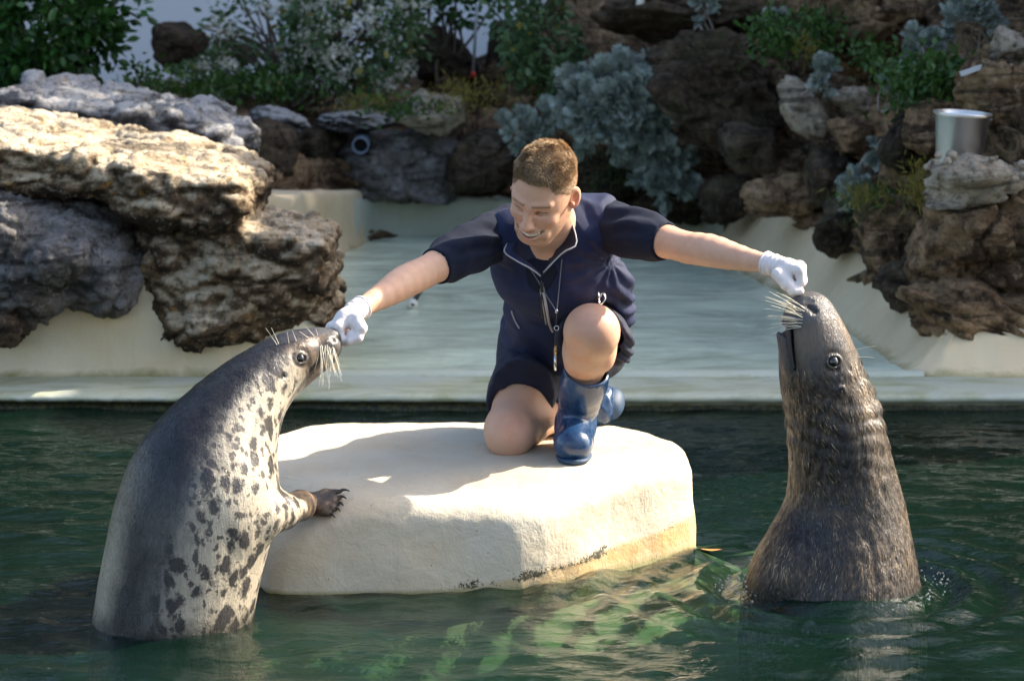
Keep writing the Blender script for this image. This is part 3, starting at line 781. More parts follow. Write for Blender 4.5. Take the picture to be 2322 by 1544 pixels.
ROCKS = [  # px x, y, half width, half height, distance, depth half, tilt, material, label
 (2205, 560, 122, 130, 8.75, .24, 0.1, 'rock_brown', 'big rounded brown boulder at the right edge above the wading pool wall'),
 (2235, 742, 235, 78, 8.58, .24, 0.36, 'rock_brown', 'long low brown rock lying along the wading pool wall at the right edge'),
 (2085, 640, 78, 66, 8.95, .18, 0.1, 'rock_dark', 'dark rock wedged below the big brown boulder on the right'),
 (2225, 415, 125, 62, 8.75, .22, -0.15, 'rock_pale', 'knobbly pale coral-like rock in front of the steel bucket'),
 (2300, 240, 105, 115, 9.3, .30, -0.2, 'rock_brown', 'tall brown rock standing behind the bucket at the right edge'),
 (2300, 110, 40, 45, 9.4, .15, 0.1, 'rock_pale', 'small sunlit pale stone topmost at the right edge'),
 (1960, 60, 118, 95, 11.5, .30, 0.1, 'rock_brown', 'big square reddish brown rock at the top right of the rockery'),
 (1610, 190, 175, 125, 12.0, .40, 0.35, 'rock_dark', 'huge dark overhanging rock to the right of the silver bush'),
 (1560, 40, 180, 60, 12.6, .40, 0.1, 'rock_dark', 'broad dark rock at the top of the picture above the silver bush'),
 (1832, 262, 40, 88, 11.0, .10, -0.55, 'rock_pale', 'narrow pale slanting stone in the middle of the right rockery'),
 (1945, 232, 62, 36, 11.0, .12, 0.45, 'rock_pale', 'pale wedge shaped stone beside the narrow slanting stone'),
 (1700, 340, 72, 62, 11.4, .18, 0.2, 'rock_dark', 'dark brown block below the huge overhanging rock'),
 (1790, 455, 92, 52, 10.9, .18, 0.15, 'rock_brown', 'brown rock just above the wading pool wall right of the man'),
 (1665, 460, 70, 50, 11.8, .18, 0.0, 'rock_dark', 'dark rock above the far right end of the wading pool'),
 (1895, 400, 55, 62, 10.6, .15, 0.2, 'rock_dark', 'upright dark stone left of the steel bucket'),
 (1950, 320, 62, 45, 10.6, .15, 0.3, 'rock_brown', 'brown stone below the pale wedge shaped stone'),
 (1920, 520, 62, 62, 10.0, .16, 0.0, 'rock_dark', 'rounded dark rock on the sloping wading pool wall'),
 (2025, 540, 72, 92, 9.5, .18, 0.1, 'rock_brown', 'upright brown rock left of the big rounded boulder'),
 (1990, 430, 60, 40, 9.9, .14, 0.2, 'rock_dark', 'flat mossy rock below the silver seedlings on the right'),
 (1860, 130, 48, 40, 11.6, .12, 0.3, 'rock_dark', 'small dark stone under the big square reddish rock'),
 (2140, 300, 75, 60, 9.5, .16, 0.1, 'rock_brown', 'brown rock hidden behind the top of the bucket'),
 (2060, 330, 50, 70, 9.7, .14, -0.1, 'rock_dark', 'dark rock immediately left of the steel bucket rim'),
 (795, 275, 88, 26, 12.6, .16, 0.06, 'rock_grey', 'flat pale grey stone above the drain pipe'),
 (975, 262, 75, 48, 12.6, .18, 0.1, 'rock_pale', 'rounded buff stone under the flowering shrub'),
 (905, 385, 125, 88, 12.75, .22, 0.1, 'rock_dgrey', 'wide grey rock face below and right of the drain pipe'),
 (1080, 380, 90, 75, 12.75, .22, -0.1, 'rock_dark', 'dark rock just left of the man and his hair'),
 (630, 275, 62, 30, 12.4, .16, 0.3, 'rock_grey', 'grey slab sloping down right of the layered rock'),
 (610, 345, 70, 62, 12.2, .2, 0.2, 'rock_dark', 'dark rock behind the right end of the layered grey rock'),
 (720, 335, 62, 50, 12.7, .2, 0.0, 'rock_dark', 'dark stone left of the drain pipe'),
 (400, 105, 70, 50, 14.2, .2, 0.3, 'rock_dark', 'dark rock against the white wall beside the hedge'),
 (505, 130, 70, 34, 14.2, .2, 0.2, 'rock_dark', 'low dark rock right of the rock against the white wall'),
 (1000, 135, 72, 62, 14.0, .2, 0.5, 'rock_dark', 'dark rock in front of the white wall right of the blossoms'),
 (1160, 110, 55, 75, 14.0, .2, -0.2, 'rock_dark', 'dark upright rock left of the green shrub and grey pole'),
 (30, 240, 40, 40, 11.5, .15, 0.0, 'rock_dark', 'dark stone at the foot of the hedge at the left edge'),
 (1380, 420, 110, 70, 12.75, .22, 0.0, 'rock_dark', 'mossy dark rock just behind the head of the man'),
 (1540, 470, 90, 45, 12.6, .2, 0.1, 'rock_dark', 'low dark rock under the right side of the silver bush'),
]
for i, (px, py, rx, ry, Y, dp, tl, mn, lab) in enumerate(ROCKS):
    s = Y / FPX
    V, F = hull_rock((rx * s * 1.12, dp * 1.2, ry * s * 1.12), 200 + i, 5 if rx > 85 else 4, 0.12)
    V = V @ rotm('Y', tl).T + at(px, py, Y) + [0, .09, 0]
    single('boulder', V, F, M[mn], lab, 'rock')
V, F = hull_rock((1.0, 2.9, 3.2), 777, 5, 0.08)
single('boulder', V + np.array([4.6, 11.2, 2.0]), F, M['rock_brown'], 'unseen tall brown rock added beyond the right edge to shade the wading pool', 'rock')  # unseen rock added to keep the sun off the ledge and wading pool
# knobs on the coral-like rock
V, Q = [], []
kn = Solid(); kn.ell(at(2205, 395, 8.63), (.15, .12, .05), None, .02); r_ = np.random.default_rng(5)
for k in range(46):
    p = at(2205 + r_.normal() * 60, 360 + r_.uniform(-8, 60), 8.6 + r_.uniform(-.06, .12)); p[2] = min(p[2], at(0, 345 + abs(r_.normal()) * 30, 8.6)[2])
    kn.sph(p, r_.uniform(.012, .026), 0.012)
Vk, Qk = solid_mesh(kn, 0.006, (1.4, 8.4, .6), (2.05, 8.85, .92))
single('coral_lump', Vk, Qk, M['rock_pale'], 'cluster of pale knobs crowning the coral-like rock before the bucket', 'rock')

# ------------------------------------------------------------------ white wall behind, ground beyond
V1, Q1 = box((-2.5, 16.2, 2.0), (6.0, 0.12, 2.1)); single('garden_wall', V1, Q1, M['whitewall'], 'tall smooth bluish white wall behind the shrubs', 'wall', smooth=False)
V1 = np.array([(-60, 14.6, 0.4), (60, 14.6, 0.4), (60, 120, 0.4), (-60, 120, 0.4)], float); single('ground', V1, np.array([[0, 1, 2, 3]]), M['soil'], kind='structure', smooth=False)

# ------------------------------------------------------------------ plants
def leaf_shape(kind):
    if kind == 'oval': return np.array([(0, 0, 0), (.22, .3, .03), (.25, .62, .02), (0, 1, -.04), (-.25, .62, .02), (-.22, .3, .03)]), np.array([[0, 1, 2], [0, 2, 3], [0, 3, 4], [0, 4, 5]])
    if kind == 'blade': return np.array([(0, 0, 0), (.07, .4, .03), (0, 1, -.1), (-.07, .4, .03)]), np.array([[0, 1, 2], [0, 2, 3]])
    if kind == 'star': return np.array([(0, 0, .0), (.5, .5, .1), (0, .28, .15), (-.5, .5, .1), (-.25, 0, .12), (-.5, -.5, .1), (0, -.28, .15), (.5, -.5, .1), (.25, 0, .12)]), np.array([[0, 8, 1], [0, 1, 2], [0, 2, 3], [0, 3, 4], [0, 4, 5], [0, 5, 6], [0, 6, 7], [0, 7, 8]])
    if kind == 'pinnate':
        V = [(0, 0, 0)]; F = []
        st = [(0, 0), (0, .22), (0, .45), (0, .68), (0, 1)]
        V = [(-.02, 0, 0), (.02, 0, 0), (-.02, .8, .05), (.02, .8, .05)]; F = [[0, 1, 3], [0, 3, 2]]
        for y, l in ((.25, .26), (.42, .32), (.6, .30), (.76, .22)):
            for s in (-1, 1):
                k = len(V); V += [(s * .015, y - .06, .01), (s * l, y + .15, .06), (s * l * .7, y + .22, .05), (s * .015, y + .06, .02)]; F += [[k, k + 1, k + 2], [k, k + 2, k + 3]]
        k = len(V); V += [(-.08, .76, .05), (.08, .76, .05), (0, 1.05, 0)]; F += [[k, k + 1, k + 2]]
        return np.array(V, float), np.array(F)
def leaves(pts, dirs, size, kind, rng, vary=0.35, roll=1.0):
    """Leaf faces at pts growing along dirs; returns V, F, rnd."""
    LV, LF = leaf_shape(kind); n = len(pts)
    d = nrm(dirs); t = nrm(np.cross(d, rng.normal(size=(n, 3)) * roll + np.array([0, 0, .6]))); w = np.cross(t, d)
    sz = size * (1 + vary * rng.uniform(-1, 1, n))
    V = pts[:, None] + sz[:, None, None] * (LV[None, :, 0:1] * t[:, None] + LV[None, :, 1:2] * d[:, None] + LV[None, :, 2:3] * w[:, None])
    F = (LF[None] + (np.arange(n) * len(LV))[:, None, None]).reshape(-1, 3)
    return V.reshape(-1, 3), F, np.repeat(rng.uniform(0, 1, n), len(LV))
def crown_points(n, c, r, rng, clump=0.28, ncl=60, shell=0.45):
    """Points gathered in clumps through an uneven ellipsoid."""
    u = nrm(rng.normal(size=(ncl, 3))); cc = u * (rng.uniform(shell, 1, (ncl, 1)) ** 0.7) * np.asarray(r) + np.asarray(c)
    k = rng.integers(0, ncl, n); sc = np.asarray(r) * clump * rng.uniform(0.5, 1.2, ncl)[k][:, None]
    p = cc[k] + np.clip(rng.normal(size=(n, 3)), -1.6, 1.6) * 0.55 * sc
    return p, nrm((p - cc[k]) + 0.5 * nrm(p - np.asarray(c)) * sc), k
def branchy(rootp, tips, r0, rng, sag=0.12):
    parts = []
    for t in tips:
        a, c = np.asarray(rootp) + rng.normal(size=3) * [.05, .05, 0], np.asarray(t)
        m_ = (a + c) / 2 + rng.normal(size=3) * sag * np.linalg.norm(c - a) * 0.5 + [0, 0, sag * .6]
        parts.append(tube(spline([a, a * .6 + m_ * .4 + rng.normal(size=3) * .02, m_, c], 9), np.linspace(r0, r0 * .3, 9), 5, False))
    return merge(parts)
def shrub(name, label, cat, c, r, root, nleaf, size, kind, m, seed, nst=14, flowers=0, yel=0.0, droop=0.0, ncl=60, clump=0.3, group=None):
    rng = np.random.default_rng(seed)
    t = thing(name, label, cat, root, group)
    p, d, k = crown_points(nleaf, c, r, rng, clump, ncl)
    d = nrm(d + rng.normal(size=d.shape) * .5 + np.array([0, -.15, -droop]))
    V, F, rn = leaves(p, d, size, kind, rng)
    child('foliage', V, F, m, t, False, {'rnd': rn}, 'stuff')
    if yel:
        q = rng.choice(nleaf, int(nleaf * yel)); V, F, rn = leaves(p[q] + rng.normal(size=(len(q), 3)) * .02 + [0, -.02, 0], d[q], size, kind, rng)
        child('yellow_leaf', V, F, M['leaf_yel'], t, False, {'rnd': rn}, 'stuff')
    if flowers:
        u = nrm(rng.normal(size=(flowers, 3)) + [0, -1.0, .3]); fc = np.asarray(c) + u * np.asarray(r) * rng.uniform(.75, 1.05, (flowers, 1))
        q = np.repeat(fc, 26, 0) + rng.normal(size=(flowers * 26, 3)) * [.034, .03, .03]
        V, F, rn = leaves(q, rng.normal(size=q.shape), 0.027, 'star', rng)
        child('blossom', V, F, M['flower'], t, False, {'rnd': rn}, 'stuff')
    V, Q = branchy(root, p[rng.choice(nleaf, nst)], 0.016, rng)
    child('stem', V, Q, M['bark'], t)
    return t
EV = lambda px, py, Y: tuple(at(px, py, Y))
shrub('hedge', 'dense dark green glossy leaved hedge at the top left corner', 'hedge', at(90, 10, 12.0), (0.46, .5, .46), at(120, 260, 12.0), 5200, .062, 'oval', M['leaf_dark'], 1, 16, ncl=110, clump=.22)
shrub('hedge', 'dark shrub standing to the left of the hedge beyond the picture edge', 'hedge', at(-380, 60, 12.2), (0.7, .55, .6), at(-350, 280, 12.2), 3000, .062, 'oval', M['leaf_dark'], 2, 10, ncl=90, clump=.25)
shrub('flowering_shrub', 'arching green shrub covered in small white blossom clusters', 'shrub', at(810, 70, 13.2), (.42, .40, .42), at(690, 240, 13.3), 3000, .050, 'oval', M['leaf_mid'], 3, 26, 80, .03, .2, 55, .24)
shrub('flowering_shrub', 'thin twiggy shrub with few leaves left of the white blossom', 'shrub', at(600, 30, 13.6), (.44, .35, .26), at(680, 235, 13.5), 520, .046, 'oval', M['leaf_mid'], 4, 34, 8, .03, .2, 40, .25)
shrub('green_shrub', 'light green leafy shrub above the silver bush', 'shrub', at(1235, 40, 12.9), (.26, .28, .36), at(1280, 240, 13.0), 1300, .052, 'oval', M['leaf_mid'], 5, 16, 0, .05, .3, 30, .3)
shrub('green_shrub', 'dark leaves hanging before the white wall beside the grey pole', 'shrub', at(1020, 10, 13.9), (.26, .2, .14), at(1010, 200, 14.0), 520, .05, 'oval', M['leaf_dark'], 6, 10, 0, 0, .2, 18, .35)
shrub('green_shrub', 'low leafy plant with a blossom spray at the foot of the dark rock', 'shrub', at(540, 170, 13.2), (.34, .2, .13), at(550, 230, 13.2), 1100, .042, 'oval', M['leaf_mid'], 7, 8, 8, .02, .2, 30, .3)
shrub('green_shrub', 'small mint green plant left of the silver bush', 'shrub', at(1190, 140, 12.6), (.10, .1, .18), at(1195, 215, 12.7), 260, .045, 'oval', M['leaf_mid'], 8, 6, 0, .03, .2, 12, .3)
shrub('green_shrub', 'bright green leafy sprig above the silver bush', 'shrub', at(1275, 165, 12.5), (.08, .08, .08), at(1275, 205, 12.6), 140, .05, 'oval', M['leaf_mid'], 9, 5, 0, 0, .2, 8, .4)

# unseen trees added beyond the rockery to shade it and darken the water's reflections
def tree(label, x, y, h, cr, seed, n=5200, size=.30):
    rng = np.random.default_rng(seed); t = thing('added_shade_tree', label, 'tree', (x, y, .4))
    p, d, k = crown_points(n, (x, y, h * .62), (cr, cr, h * .42), rng, .26, 90, .3)
    V, F, rn = leaves(p, d, size, 'oval', rng, .4); child('crown', V, F, M['leaf_dark'], t, False, {'rnd': rn}, 'stuff')
    V, Q = tube(spline([(x, y, .3), (x + .05, y, h * .3), (x - .05, y + .05, h * .75)], 10), np.linspace(.16, .05, 10), 8); child('trunk', V, Q, M['bark'], t)
    V, Q = branchy((x, y, h * .3), p[rng.choice(n, 16)], .05, rng, .1); child('limb', V, Q, M['bark'], t)
TREES = [(6.9, 14.8, 10.5, 2.2, 'tall unseen evergreen tree added for shade right behind the rockery'), (4.2, 16.2, 10.0, 2.0, 'unseen evergreen tree added for shade behind the big square rock'),
         (1.6, 17.4, 9.5, 2.0, 'unseen evergreen tree added for shade behind the silver bush'), (10.0, 17.0, 12.0, 2.6, 'tallest unseen evergreen tree added for shade far to the right'), (-1.0, 18.6, 10.0, 2.0, 'unseen evergreen tree added for shade behind the white wall near the man'),
         (-3.8, 18.4, 9.6, 2.0, 'unseen evergreen tree added for shade behind the white wall above the blossoms'), (-6.8, 17.6, 10.0, 2.2, 'unseen evergreen tree added for shade behind the white wall far to the left'), (-6.2, 13.6, 7.0, 1.7, 'unseen evergreen tree added for shade behind the hedge on the left')]
for i, (x, y, h, cr, lab) in enumerate(TREES): tree(lab, x, y, h, cr, 300 + i)

# silver bush of felted lobed leaves: many sprigs, each a part
def sprig_mesh(seed, n=22, L=.066):
    rng = np.random.default_rng(seed); P, D = [], []
    for i in range(n):
        a = i * 2.4; z = i / n; dd = np.array([math.cos(a) * (1.05 - .8 * z), math.sin(a) * (1.05 - .8 * z), .35 + .9 * z])
        P.append((0, 0, .05 * z)); D.append(dd + rng.normal(size=3) * .15)
    V, F, rn = leaves(np.array(P), np.array(D), L, 'pinnate', rng, .3, .3)
    me = mesh_np('sprig', V, F, False); vattr(me, 'rnd', rn); me.materials.append(M['leaf_silver']); return me
SPR = [sprig_mesh(40 + i) for i in range(5)]
def silver(label, c, r, root, n, seed, sc=1.0, group=None, stems=6, name='silver_bush', cat='bush', front=True):
    rng = np.random.default_rng(seed); t = thing(name, label, cat, root, group)
    tips = []
    for i in range(n):
        u = nrm(rng.normal(size=3) + np.array([0, -.8 if front else -.2, .35]))
        p = np.asarray(c) + u * np.asarray(r) * rng.uniform(.62, 1.0); tips.append(p)
        o = bpy.data.objects.new('sprig', SPR[i % 5]); COL.objects.link(o); o.parent = t
        o.location = Vector(p) - t.location; s = sc * rng.uniform(.75, 1.3); o.scale = (s, s, s)
        dz = Vector(nrm(u + np.array([0, 0, .25]) + rng.normal(size=3) * .25)); o.rotation_euler = (dz.to_track_quat('Z', 'Y') @ Quaternion((0, 0, 1), rng.uniform(0, 6.28))).to_euler()
    V, Q = branchy(root, [tips[i] for i in rng.choice(n, min(stems, n), replace=False)], .008, rng, .05); child('stem', V, Q, M['drystem'], t)
    return t
silver('large mounded silver grey bush of felted lobed leaves behind the man', at(1420, 250, 12.2), (.34, .26, .20), at(1430, 380, 12.5), 200, 1, 1.1, None, 20)
silver('silver grey trailing plant hanging below the large silver bush', at(1510, 395, 12.2), (.13, .12, .12), at(1500, 330, 12.4), 28, 2, .95)
silver('small silver plant at the lower left of the large silver bush', at(1195, 300, 12.3), (.10, .08, .06), at(1210, 330, 12.5), 15, 3, .9)
SG = 'silver seedlings on the rockery'
for k, (px, py, w, Y, n, lab) in enumerate([(2092, 110, 36, 10.2, 10, 'leggy silver plant with bare grey stems left of the topmost stone'), (2200, 62, 48, 10.2, 12, 'silver plant with spreading leaves at the top right corner'),
    (1862, 178, 24, 10.8, 7, 'small silver seedling left of the pale wedge shaped stone'), (2035, 210, 26, 10.2, 8, 'silver seedling above the mossy ground at the right'),
    (1990, 345, 20, 10.0, 5, 'tiny silver seedling left of the bucket'), (1930, 440, 22, 9.8, 6, 'silver seedling low on the rocks beside the mossy rock'), (1605, 15, 34, 12.0, 9, 'silver plant hanging at the top of the picture'), (1755, 50, 16, 11.4, 4, 'tiny silver seedling at the foot of the big square rock')]):
    s = Y / FPX * w; silver(lab, at(px, py, Y), (s, s * .7, s * .8), at(px, py + w * 1.6, Y + .05), n, 60 + k, .72 if w < 40 else .9, SG, 4, 'silver_plant', 'plant')

# ground cover: uncountable small leaves and mossy tufts
def cover(spots, m, size, kind, seed, name):
    rng = np.random.default_rng(seed); P, D = [], []
    for (px, py, rx, ry, Y, n) in spots:
        for _ in range(n):
            q = at(px + rng.normal() * rx * .5, py + rng.normal() * ry * .5, Y + rng.normal() * .10); P.append(q); D.append(rng.normal(size=3) * .7 + [0, -.4, .8])
    V, F, rn = leaves(np.array(P), np.array(D), size, kind, rng)
    single(name, V, F, m, kind='stuff', smooth=False, attrs={'rnd': rn})
cover([(420, 205, 160, 30, 12.6, 500), (600, 200, 130, 45, 12.8, 500), (330, 180, 60, 40, 12.0, 150), (1750, 90, 60, 60, 11.2, 500), (1850, 80, 70, 55, 11.2, 500), (2130, 190, 110, 60, 9.7, 900), (2050, 200, 60, 80, 9.9, 300), (1230, 190, 80, 60, 12.7, 250), (900, 250, 120, 30, 12.5, 250), (1970, 130, 50, 40, 10.6, 160)], M['leaf_green'], .036, 'oval', 81, 'ground_cover')
cover([(1060, 215, 90, 45, 12.4, 420), (2085, 430, 40, 60, 9.1, 420), (1960, 450, 60, 30, 9.5, 220), (830, 235, 80, 25, 12.4, 160), (1830, 115, 30, 30, 11.0, 80)], M['leaf_yel'], .04, 'blade', 82, 'yellow_moss')
cover([(2120, 200, 90, 60, 9.8, 600), (1980, 460, 80, 40, 9.6, 400), (1400, 400, 100, 60, 12.5, 260)], M['leaf_green'], .04, 'blade', 83, 'grass_tufts')
# ------------------------------------------------------------------ seals
def seal_body(S, line, dy, k=0.03, n=26, squash=1.0):
    """line rows: px, py, Y, radius px."""
    L = np.array(line, float); L = spline(L, n)
    P = np.array([at(a, b_, Y) for a, b_, Y, r in L]); R = L[:, 3] * L[:, 2] / FPX
    S.chain(P, R, k); return P, R
def whisker(root, d, L, sag, r=0.0009):
    root = np.asarray(root); d = nrm(d); t = np.linspace(0, 1, 9)[:, None]
    pts = root + d * L * t + np.array([0, 0, -1.0]) * sag * t ** 2
    return tube(pts, np.linspace(r, r * .35, 9), 5, False)

def seal_mat(name, kind):
    b = NB(name); P = b.tc
    side, tpar, face = b.attr('side'), b.attr('along'), b.attr('face')
    streakv = b.scale(P, (1.0, 1.0, .22))
    fur = b.noise(190, 4, .7, .4, streakv); fur2 = b.noise(70, 5, .7, .8, streakv); big = b.noise(7, 5, .6, .6, P)
    if kind == 'spotted':
        cream = b.mix(b.noise(9, 4, .6, .2, P), (.54, .485, .385), (.42, .35, .25))
        tan = b.mix(b.noise(60, 6, .75, .4, P), (.42, .35, .25), (.30, .25, .18)); dark = b.mix(fur2, (.008, .008, .010), (.026, .025, .027))
        grey = b.mix(fur2, (.075, .072, .068), (.16, .15, .135))
        # from back to belly: tan grey flank, black saddle, grey, cream belly
        sw = b.math('ADD', side, b.math('MULTIPLY', b.math('SUBTRACT', big, .5), .55))
        sw = b.math('ADD', sw, b.math('MULTIPLY', b.math('SUBTRACT', fur2, .5), .22))
        low = b.mix(b.ramp(b.math('MULTIPLY', b.math('ADD', sw, 1.0), .5), [(.16, 0.0), (.34, 1.0)]), tan, dark)
        low = b.mix(b.ramp(b.math('MULTIPLY', b.math('ADD', sw, 1.0), .5), [(.42, 0.0), (.62, 1.0)]), low, grey)
        up = b.mix(b.ramp(b.math('MULTIPLY', b.math('ADD', sw, 1.0), .5), [(.56, 0.0), (.72, 1.0)]), dark, grey)
        c = b.mix(b.ramp(tpar, [(.25, 0.0), (.42, 1.0)]), low, up)
        c = b.mix(b.ramp(b.math('MULTIPLY', b.math('ADD', sw, 1.0), .5), [(.63, 0.0), (.86, 1.0)]), c, cream)
        # black blotches over the belly, long with the body
        wv = b.new('ShaderNodeVectorMath', {0: b.scale(P, (1.0, 1.0, .62)), 1: b.scale(b.new('ShaderNodeTexNoise', {'Vector': P, 'Scale': 16.0, 'Detail': 5.0, 'Roughness': .7}).outputs['Color'], (.055, .055, .055))}, operation='ADD').outputs[0]
        v1 = b.voro(28, 'F1', wv); v2 = b.voro(52, 'F1', wv); msk = b.noise(9, 3, .5, .3, P)
        s1 = b.ramp(b.math('ADD', v1, b.math('MULTIPLY', b.math('SUBTRACT', .5, msk), .9)), [(.33, 1.0), (.47, 0.0)])
        s2 = b.ramp(b.math('ADD', v2, b.math('MULTIPLY', b.math('SUBTRACT', msk, .5), .8)), [(.25, .9), (.37, 0.0)])
        sp = b.math('MAXIMUM', s1, s2)
        sp = b.math('MULTIPLY', sp, b.ramp(b.math('MULTIPLY', b.math('ADD', side, 1.0), .5), [(.45, 0.0), (.62, .95)]))
        v3 = b.voro(95, 'F1', wv); sp = b.mix(b.ramp(face, [(.02, 0.0), (.15, 1.0)]), sp, b.ramp(v3, [(.22, .8), (.34, 0.0)]))
        c = b.mix(sp, c, b.mix(fur2, (.020, .020, .024), (.05, .046, .046)))
        # head: dark crown, brown cheek, grey muzzle
        hc = b.mix(b.ramp(b.math('ADD', side, b.math('MULTIPLY', b.math('SUBTRACT', fur2, .5), .6)), [(.0, 0.0), (.35, 1.0)]), (.05, .047, .05), b.mix(b.ramp(b.noise(28, 5, .7, .4, wv), [(.42, 0.0), (.6, 1.0)]), (.20, .135, .085), (.045, .035, .028)))
        c = b.mix(b.ramp(face, [(.02, 0.0), (.34, 1.0)]), c, hc)
        c = b.mix(b.ramp(face, [(.72, 0.0), (.98, .8)]), c, b.mix(fur, (.035, .035, .038), (.16, .155, .15)))
        rough = b.ramp(fur2, [(.3, .22), (.7, .38)])
        bs = .30
    else:
        fm = b.math('ADD', b.math('MULTIPLY', fur2, .6), b.math('MULTIPLY', big, .5))
        c = b.ramp(fm, [(.42, (.007, .006, .005)), (.54, (.022, .015, .011)), (.63, (.085, .055, .032)), (.76, (.26, .19, .115))])
        c = b.mix(b.ramp(big, [(.40, .75), (.56, 0.0)]), c, (.022, .020, .022))
        c = b.mix(b.ramp(b.math('MULTIPLY', b.math('ADD', side, 1.0), .5), [(.66, 0.0), (.98, .55)]), c, (.13, .105, .08))
        c = b.mix(b.ramp(tpar, [(.05, .8), (.20, 0.0)]), c, (.020, .017, .015))
        hc = b.mix(b.ramp(b.noise(8, 4, .6, .3, P), [(.38, 0.0), (.60, 1.0)]), b.mix(fur, (.030, .030, .034), (.10, .095, .095)), b.mix(fur, (.085, .060, .040), (.17, .125, .085)))
        c = b.mix(b.ramp(face, [(.10, 0.0), (.42, 1.0)]), c, hc)
        c = b.mix(b.ramp(face, [(.70, 0.0), (.95, .85)]), c, b.mix(fur2, (.030, .030, .033), (.12, .12, .125)))
        rough = b.ramp(fur2, [(.3, .24), (.7, .42)])
        bs = .5
    wz = b.math('ADD', b.sep(b.pos())[2], b.math('MULTIPLY', b.math('SUBTRACT', b.noise(24, 6, .75, .3, P), .5), .10))
    c = b.mix(b.ramp(wz, [(.005, .85), (.055, 0.0)]), c, (.020, .018, .015))
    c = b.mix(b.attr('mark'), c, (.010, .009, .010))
    h = b.math('ADD', b.math('MULTIPLY', fur, .5), fur2)
    return b.bsdf(c, rough, b.bump(h, bs, .008), **{'Specular IOR Level': .40, 'Coat Weight': .04, 'Coat Roughness': .25})
M['seal_spot'] = seal_mat('spotted seal fur', 'spotted')
M['seal_brown'] = seal_mat('wet brown seal fur', 'brown')
M['eye'] = NB('wet black eye').bsdf((.004, .004, .004), .04, None, **{'Coat Weight': 1.0})
M['nostril'] = plain('nostril lining', (.008, .007, .007), .5)
M['whisker'] = plain('pale whisker', (.70, .64, .50), .4)
M['claw'] = plain('dark claw', (.03, .024, .02), .3)
M['mouth'] = plain('mouth gap shade', (.02, .012, .012), .45)

def seal_attrs(V, P, R, bdir, face0):
    """along 0..1 root to nose, side -1 back .. 1 belly in the picture plane, face 0..1."""
    d = ((V[:, None, :] - P[None]) ** 2).sum(2); i = d.argmin(1); n = len(P)
    T = nrm(np.gradient(P, axis=0)); al = i / (n - 1.0)
    B = nrm(bdir - T * (T @ bdir)[:, None]); off = V - P[i]
    return {'along': al, 'side': np.clip((off * B[i]).sum(1) / np.maximum(R[i], .03), -1.2, 1.2), 'face': np.clip((al - face0) / (1 - face0), 0, 1)}
def smooth_attr(a, V, Q, it=4):
    q = Q[0]; e = np.concatenate([q[:, [0, 1]], q[:, [1, 2]], q[:, [2, 3]], q[:, [3, 0]]])
    for k in a:
        x = a[k].astype(float)
        for _ in range(it):
            s = np.zeros_like(x); n = np.zeros_like(x); np.add.at(s, e[:, 0], x[e[:, 1]]); np.add.at(n, e[:, 0], 1); x = .4 * x + .6 * s / np.maximum(n, 1)
        a[k] = x
    return a

# wet hair lying in strands over neck and body
def pelt(V, Q, A, P, n, L0, w0, lift, seed, sel, parent, m):
    r = np.random.default_rng(seed); q = Q[0]; ar = np.linalg.norm(np.cross(V[q[:, 2]] - V[q[:, 0]], V[q[:, 3]] - V[q[:, 1]]), axis=1); N = vnormals(V, Q)
    w = ar * sel(A, V)[q].mean(1); f = q[r.choice(len(q), n, p=w / w.sum())]; bc = r.dirichlet((1, 1, 1, 1), n)[:, :, None]
    p = (V[f] * bc).sum(1); nn = nrm((N[f] * bc).sum(1)); T = nrm(np.gradient(P, axis=0)); i = ((p[:, None] - P[None]) ** 2).sum(2).argmin(1)
    sw = np.stack([noise3(p * 9, seed), noise3(p * 9, seed + 1), noise3(p * 9, seed + 2)], 1); d = -T[i] + .7 * sw + .10 * r.normal(size=p.shape); d = nrm(d - nn * (d * nn).sum(1)[:, None])
    L = L0 * r.uniform(.6, 1.3, n)[:, None]; s = np.cross(nn, d) * w0 * r.uniform(.6, 1.3, n)[:, None]; e = np.cross(nn, d) * L * r.normal(size=(n, 1)) * .12
    v = [p - s * .6 - nn * .001, p + s * .6 - nn * .001, p + d * L * .5 + s + nn * lift + e * .4, p + d * L * .5 - s + nn * lift + e * .4, p + d * L + nn * lift * .2 + e]
    SV = np.stack(v, 1).reshape(-1, 3); i0 = np.arange(n)[:, None] * 5
    rnd = np.clip(.5 + .55 * fbm(p * [16, 16, 7], 3, seed + 4) + .16 * r.normal(size=n), 0, 1)
    return child('fur', SV, [i0 + np.array([[0, 1, 2, 3]]), i0 + np.array([[3, 2, 4]])], m, parent, False, {'rnd': np.repeat(rnd, 5), **{k_: np.repeat(A[k_][f[:, 0]], 5) for k_ in A}}, 'stuff')
# spotted seal on the left
SL = Solid()
lineL = [(372, 1640, 5.34, 172), (385, 1500, 5.34, 176), (393, 1400, 5.34, 172), (412, 1290, 5.34, 172), (437, 1180, 5.34, 172), (462, 1080, 5.35, 155), (505, 985, 5.38, 118), (556, 905, 5.41, 84), (604, 856, 5.44, 66), (648, 825, 5.47, 57), (684, 806, 5.49, 47), (714, 793, 5.505, 35), (742, 781, 5.52, 27)]
PL, RL = seal_body(SL, lineL, 0, .03, 34)
bdL = np.array([.93, -.35, -.35])
